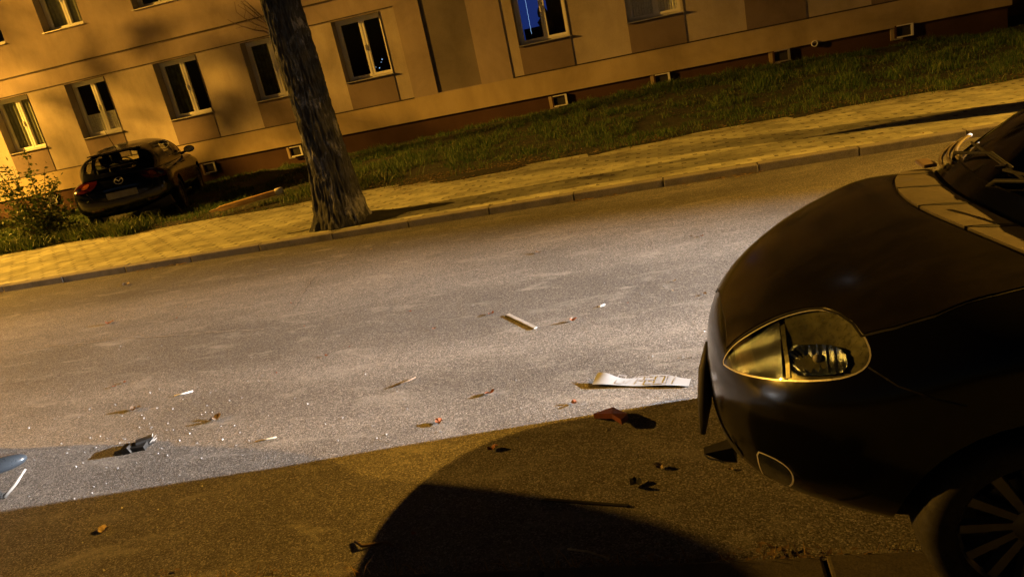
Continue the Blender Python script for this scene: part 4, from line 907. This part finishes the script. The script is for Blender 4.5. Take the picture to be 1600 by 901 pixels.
# ------------------------------------------------------------------ street lamps
def street_lamp(x, ypole, yhead, H_, energy, label, aim, cone=132):
    root = tag(empty('street_lamp', (x, ypole, SW)), label, 'street lamp', 'sodium street lamps along the far kerb'); dy = yhead-ypole; H_ -= SW
    lathe('post', [(.10, 0), (.10, .9), (.07, 1.0), (.05, H_-.3)], Matrix.Identity(4), M['steel'], root, 16)
    tube('arm', [(0, 0, H_-.35), (0, dy*.15, H_-.05), (0, dy*.5, H_+.1), (0, dy*.85, H_+.12)], .03, M['steel'], root, 10)
    bm = bmesh.new(); bmesh.ops.create_uvsphere(bm, u_segments=20, v_segments=10, radius=1, matrix=Matrix.Translation((0, dy, H_+.12)) @ Matrix.Diagonal((.16, .38, .10, 1)))
    for q in bm.verts: q.co.z = max(q.co.z, H_+.09)
    hd = bm_obj('luminaire', bm, M['steel'], root, smooth=True, sharp=40)
    bm = bmesh.new(); bmesh.ops.create_circle(bm, cap_ends=True, segments=20, radius=1, matrix=Matrix.Translation((0, dy, H_+.082)) @ Matrix.Diagonal((.11, .24, 1, 1))); bm_obj('lamp_glass', bm, M['lampglow'], hd)
    ld = bpy.data.lights.new('sodium_light', 'SPOT'); ld.energy = energy; ld.color = SODIUM; ld.spot_size = R(cone); ld.spot_blend = 1.0; ld.shadow_soft_size = .13
    lo = bpy.data.objects.new('sodium_light', ld); COL.objects.link(lo); lo.parent = root; lo.location = (0, dy, H_+.05); lo.rotation_euler = Vector(aim).to_track_quat('-Z', 'Y').to_euler()
street_lamp(-28.0, 9.4, 8.1, 9.0, LAMP_LEFT, 'sodium street lamp at the left end of the pavement', (.52, .13, -.88))
street_lamp(16.5, 9.2, 6.2, 9.5, LAMP_RIGHT, 'sodium street lamp at the right end of the pavement', (-.40, -.55, -.73))

# ------------------------------------------------------------------ shrub by the crashed car
sh_ = tag(empty('shrub', (-11.95, 12.15, .08)), 'leafy shrub with long thin shoots at the left beside the crashed hatchback', 'shrub')
r = random.Random(11); bm = bmesh.new(); tips = []
for i in range(26):
    a = r.uniform(0, 6.28); hgt = r.uniform(.8, 1.9) if i < 12 else r.uniform(.4, .9); sp_ = r.uniform(.25, .75)
    pts = [(r.uniform(-.12, .12), r.uniform(-.12, .12), -.03)]
    for t in (.25, .5, .75, 1): pts.append((math.cos(a)*sp_*t*1.1+r.uniform(-.04, .04)-.18*t*(hgt > 1), math.sin(a)*sp_*t+r.uniform(-.04, .04), hgt*t))
    add_tube(bm, pts, [.012, .01, .008, .006, .003], 5); tips += [(pts, hgt)]
bm_obj('stem', bm, M['twig'], sh_)
P = []
for pts, hgt in tips:
    for k_ in range(int(110*hgt) if hgt < 1 else 110):
        t = r.uniform(.15, 1)*4; i = min(3, int(t)); f = t-i; q = Vector(pts[i]).lerp(Vector(pts[i+1]), f); s = .06 if hgt > 1 else .16; P.append(q+Vector((r.gauss(0, s), r.gauss(0, s), r.gauss(0, s))))
for k_ in range(1300): P.append(Vector((r.gauss(.05, .42), r.gauss(0, .30), abs(r.gauss(.30, .26)))))
V = []; F = []
for p in P:
    a = Vector((r.gauss(0, 1), r.gauss(0, 1), r.gauss(0, .6))).normalized(); b = a.cross(Vector((r.gauss(0, 1), r.gauss(0, 1), r.gauss(0, 1)))).normalized(); s = r.uniform(.022, .055)
    i = len(V); V += [p-a*s, p-a*s*.1+b*s*.5, p+a*s, p-a*s*.1-b*s*.5]; F.append((i, i+1, i+2, i+3))
o_ = mesh_obj('foliage', V, F, M['shrub'], sh_); at = o_.data.attributes.new('rnd', 'FLOAT', 'POINT'); at.data.foreach_set('value', np.repeat(rng.uniform(0, 1, len(P)), 4).astype(np.float32))
# taller weeds along the verge near the crashed car
n = 2600; X = np.r_[rng.uniform(-13.5, -9.2, n), rng.normal(-5.6, .5, 500)]; Y = np.r_[edge(X[:n])+np.abs(rng.normal(.15, .45, n)), rng.normal(12.0, .3, 500)]
blades('verge_weeds', X, Y, gz(X, Y), rng.uniform(.08, .26, len(X)), rng.uniform(.012, .03, len(X)), M['shrub'], 1.3)

# ------------------------------------------------------------------ fallen post
fp = tag(empty('fallen_post', (-7.67, 11.38, .185), math.atan2(.62, .93)), 'broken orange and white post lying on the grass between crashed car and tree', 'post')
prof = [(.055, 0), (.062, .08), (.062, .90), (.055, .95)]
lathe('shaft', prof, Matrix.Translation((0, 0, .03)) @ Matrix.Rotation(R(88), 4, 'Y') @ Matrix.Diagonal((.8, 1, 1, 1)), M['postorange'], fp, 16)
lathe('cap', [(.05, .95), (.064, .97), (.064, 1.08), (.05, 1.10)], Matrix.Translation((0, 0, .03)) @ Matrix.Rotation(R(88), 4, 'Y'), M['postwhite'], fp, 16)
lathe('splintered_end', [(.012, -.17), (.025, -.12), (.02, -.06), (.04, 0)], Matrix.Translation((0, 0, .03)) @ Matrix.Rotation(R(88), 4, 'Y'), M['wood'], fp, 8)

# ------------------------------------------------------------------ debris on the road
def leaf_obj(name, x, y, s, rz, mat, label, group=None, curl=.5, z=.004, cat='leaf'):
    n_ = 22; V = [(0, 0, .02*s)]; r_ = random.Random(int(x*1000)+int(y*77))
    for i in range(n_):
        t = 2*math.pi*i/n_; rad = s*(.55+.35*abs(math.cos(2.5*t))+r_.uniform(-.12, .12)); V.append((rad*math.cos(t), rad*.72*math.sin(t), curl*s*(.35*math.cos(t)**2+.3*abs(math.sin(1.5*t)))))
    o = mesh_obj(name, V, [(0, 1+i, 1+(i+1) % n_) for i in range(n_)], mat, smooth=True); o.location = (x, y, z); o.rotation_euler = (r_.uniform(-.15, .15), r_.uniform(-.15, .15), rz); return tag(o, label, cat, group)
pt = tag(empty('number_plate', (-.63, 3.84, .0), math.atan2(-.12, .54)), 'crumpled white number plate lying on the asphalt in front of the black car', 'number plate')
def plz(u, v): return .010+.016*math.exp(-((u-.04)/.07)**2)*(.3+.7*v)+.009*v+.003*math.sin(u*19)
nu, nv = 48, 6; V = [(.54*i/nu, -.055+.11*j/nv*(.8+.2*math.cos(i*.2)), plz(.54*i/nu, j/nv)) for j in range(nv+1) for i in range(nu+1)]
F = [(j*(nu+1)+i, j*(nu+1)+i+1, (j+1)*(nu+1)+i+1, (j+1)*(nu+1)+i) for j in range(nv) for i in range(nu)]
k_ = len(V); V2 = V+[(a, b, c-.004) for a, b, c in V]; mesh_obj('sheet', V, F, M['plate'], pt, smooth=True); mesh_obj('backing', [(a, b, c-.004) for a, b, c in V], F, M['plastic'], pt, smooth=True)
bm = bmesh.new()
def seg(u0, v0, u1, v1, wv=.008):
    d_ = math.hypot((u1-u0), (v1-v0)*.11)+1e-6; nx_, ny_ = -(v1-v0)*.11/d_*wv/2, (u1-u0)/d_*wv/2; n_ = 5; prev = None
    for i in range(n_+1):
        u = u0+(u1-u0)*i/n_; vv = v0+(v1-v0)*i/n_; x, y = u, -.055+.11*vv; a = bm.verts.new((x-nx_, y-ny_, plz(u, vv)+.0025)); b = bm.verts.new((x+nx_, y+ny_, plz(u, vv)+.0025))
        if prev: bm.faces.new((prev[0], a, b, prev[1]))
        prev = (a, b)
glyphs = ['box', 'bar', 'P', 'E', 'box', 'I', 'I']; ug = .13
for g in glyphs:
    w_ = .045; a, b = ug, ug+w_; lo_, hi_ = .16, .86
    S_ = {'box': [(a, lo_, a, hi_), (a, hi_, b, hi_), (b, hi_, b, lo_), (b, lo_, a, lo_)], 'bar': [(a, lo_, b, hi_)], 'P': [(a, lo_, a, hi_), (a, hi_, b, hi_), (b, hi_, b, .5), (b, .5, a, .5)], 'E': [(a, lo_, a, hi_), (a, hi_, b, hi_), (a, .5, b, .5), (a, lo_, b, lo_)], 'I': [(a, lo_, a, hi_)]}[g]
    for s_ in S_: seg(*s_)
    ug += .058 if g != 'I' else .035
bm_obj('embossed_characters', bm, M['ink'], pt)
def flat_piece(name, pts, h, mat, label, cat, tilt=0):
    bm = bmesh.new(); a = [bm.verts.new((x, y, .003+tilt*i)) for i, (x, y) in enumerate(pts)]; b = [bm.verts.new((x, y, .003+h+tilt*i)) for i, (x, y) in enumerate(pts)]
    bm.faces.new(a[::-1]); bm.faces.new(b); n_ = len(pts)
    for i in range(n_): bm.faces.new((a[i], a[(i+1) % n_], b[(i+1) % n_], b[i]))
    return tag(bm_obj(name, bm, mat), label, cat)
flat_piece('trim_strip', [(-1.40, 5.085), (-1.13, 4.745), (-1.112, 4.768), (-1.38, 5.105)], .007, M['greystrip'], 'straight grey plastic strip lying alone in the middle of the road', 'debris')
leaf_obj('dry_leaf', -.86, 4.81, .030, .4, M['dryleaf'], 'orange red crumpled leaf right of the grey plastic strip', None, 1.4)
flat_piece('red_shard', [(-.60, 3.42), (-.50, 3.46), (-.42, 3.36), (-.45, 3.30), (-.50, 3.36)], .03, M['redshard'], 'large red brown plastic shard in the shadow near the number plate', 'debris', .006)
flat_piece('wiper_strip', [(-.78, 2.735), (-.40, 2.655), (-.39, 2.668), (-.76, 2.75)], .005, M['plastic'], 'long black rubber strip lying in the dark near the kerb', 'debris')
ms = tag(empty('mirror_shell', (-4.42, 3.44, 0), .5), 'dark blue grey mirror shell lying at the left edge of the road', 'debris')
bm = bmesh.new(); bmesh.ops.create_uvsphere(bm, u_segments=24, v_segments=14, radius=1, matrix=Matrix.Translation((0, 0, .035)) @ Matrix.Diagonal((.16, .07, .05, 1))); bm_obj('shell', bm, M['bluegrey'], ms, smooth=True)
bm = bmesh.new(); bmesh.ops.create_uvsphere(bm, u_segments=20, v_segments=10, radius=1, matrix=Matrix.Translation((-.10, -.06, .02)) @ Matrix.Diagonal((.09, .05, .03, 1))); bm_obj('socket', bm, M['plastic'], ms, smooth=True)
bd_ = tag(empty('broken_plastic', (-3.48, 3.55, 0), .1), 'jagged black plastic fragment with pale splinters on the left of the road', 'debris')
bm = bmesh.new(); add_box(bm, -.09, .07, -.03, .03, .004, .035, Matrix.Rotation(.2, 4, 'X')); add_box(bm, .0, .10, -.02, .04, .01, .05, Matrix.Rotation(.5, 4, 'Z')); add_box(bm, -.06, -.01, -.05, .0, .01, .055, Matrix.Rotation(-.4, 4, 'Y')); bm_obj('shard', bm, M['plastic'], bd_, bevel=.004)
bm = bmesh.new()
for i in range(5): a = i*.5; add_tube(bm, [(.08, .02, .02), (.08+.05*math.cos(a), .02+.05*math.sin(a), .03+.03*(i % 2))], [.007, .002], 4)
bm_obj('splinter', bm, M['glassbit'], bd_)
def stick(name, pts, rad, mat, label, cat='stick', group=None):
    bm = bmesh.new(); add_tube(bm, pts, rad, 6); return tag(bm_obj(name, bm, mat, smooth=True), label, cat, group)
stick('bent_blade', [(-4.06, 3.10, .01), (-4.02, 3.16, .05), (-3.98, 3.23, .11)], [.012, .010, .006], M['greystrip'], 'thin grey splinter sticking up at the left edge of the light', 'debris')
stick('twig', [(-1.58, 2.52, .008), (-1.52, 2.47, .02), (-1.42, 2.50, .012), (-1.38, 2.47, .008)], [.006, .008, .006, .004], M['twig'], 'forked dry twig at the edge of the black shadow by the near kerb')
stick('twig', [(-.62, 2.40, .01), (-.53, 2.33, .05), (-.45, 2.32, .02)], .004, M['straw'], 'pale bent stalk standing against the near kerb')
stick('twig', [(-2.62, 3.50, .006), (-2.50, 3.53, .006)], .004, M['straw'], 'short pale straw by the edge of the left shadow')
stick('twig', [(-3.72, 4.28, .006), (-3.60, 4.33, .008)], .006, M['postwhite'], 'white stick lying left of the curled brown leaves')
stick('twig', [(-1.95, 4.05, .006), (-1.85, 4.08, .02), (-1.82, 4.15, .01)], .005, M['twig'], 'small brown twig with a raised tip in the bright road')
stick('twig', [(-.70, 5.02, .004), (-.66, 5.05, .006)], .006, M['postwhite'], 'tiny white sliver right of the orange leaf')
SPECIAL = [(-3.93, 4.13, .05, M['twig'], 'curled brown leaf casting a shadow at the left of the road'), (-3.10, 3.85, .055, M['twig'], 'tall curled leaf just above the left shadow edge'), (-1.48, 3.53, .035, M['dryleaf'], 'rust coloured leaf on the border of light and amber shade'),
    (-1.25, 3.82, .035, M['dryleaf'], 'rust leaf lit from the right above the amber wedge'), (-.72, 3.60, .03, M['dryleaf'], 'flat rust leaf at the tip of the amber wedge'), (-1.10, 3.20, .035, M['dryleaf'], 'dark red leaf inside the front shadow'),
    (-.37, 2.81, .045, M['plastic'], 'black rubber lump in the shadow before the bumper'), (-.27, 2.93, .03, M['paleleaf'], 'pale oval leaf in the shadow before the bumper'), (-1.53, 5.15, .03, M['dryleaf'], 'dark leaf above the grey plastic strip'), (-1.39, 6.62, .04, M['twig'], 'dark flat leaf far out on the amber road'),
    (-5.9, 6.3, .05, M['dryleaf'], 'brown leaf on the far left of the road'), (-6.9, 7.85, .06, M['paleleaf'], 'pale crumpled scrap beside the far kerb at the left'), (-3.05, 2.72, .04, M['paleleaf'], 'curled yellowish leaf in the dark bottom left'), (-3.7, 2.62, .03, M['twig'], 'brown leaf in the dark left corner'), (-2.7, 4.7, .022, M['dryleaf'], 'tiny rust leaf left of centre on the bright asphalt')]
for i, (x, y, s, m_, lb) in enumerate(SPECIAL): leaf_obj('dry_leaf', x, y, s, i*1.3, m_, lb, None, .9, .006)
r = random.Random(21)
for i in range(34):
    x = r.uniform(-6, .1); y = r.uniform(2.5, 7.8); leaf_obj('dry_leaf', x, y, r.uniform(.008, .02), r.uniform(0, 6), r.choice([M['dryleaf'], M['paleleaf'], M['twig']]), 'tiny dry leaf scrap lying flat on the asphalt', 'tiny leaf scraps scattered on the road', 1.0, .004)
# crumbs of glass and stone, too many to count
n = 520; X = np.r_[rng.uniform(-6, .2, 150), rng.normal(-3.4, .8, 130)]; Y = np.r_[rng.uniform(2.4, 6.5, 150), rng.normal(3.6, .32, 130)]; bm = bmesh.new()
for x, y in zip(X, Y):
    if y < 2.35: continue
    s = random.uniform(.0018, .0045); bmesh.ops.create_cube(bm, size=s*2, matrix=Matrix.Translation((x, y, s*.7)) @ Matrix.Rotation(random.uniform(0, 3), 4, (random.random(), random.random(), 1)) @ Matrix.Diagonal((1, random.uniform(.5, 1), random.uniform(.4, .9), 1)))
struct(bm_obj('glass_crumbs', bm, M['glassbit']), 'stuff')
# dead leaves, straw and weeds gathered along the near kerb
n = 480; X = rng.uniform(-2.6, 1.4, n); Y = NK+np.abs(rng.normal(.01, .05, n)); kk = patchy(X, Y*0, 2.2)+rng.normal(0, .12, n) > -.02; litter('kerb_leaf_litter', X[kk], Y[kk], np.full(kk.sum(), .008), .016).data.materials[0] = M['twig']
n = 220; X = rng.uniform(-2.4, 1.3, n); Y = NK+rng.uniform(-.01, .05, n); blades('kerb_weeds', X, Y, np.full(n, .0), rng.uniform(.02, .09, n), rng.uniform(.003, .006, n), M['litter'], 1.6)
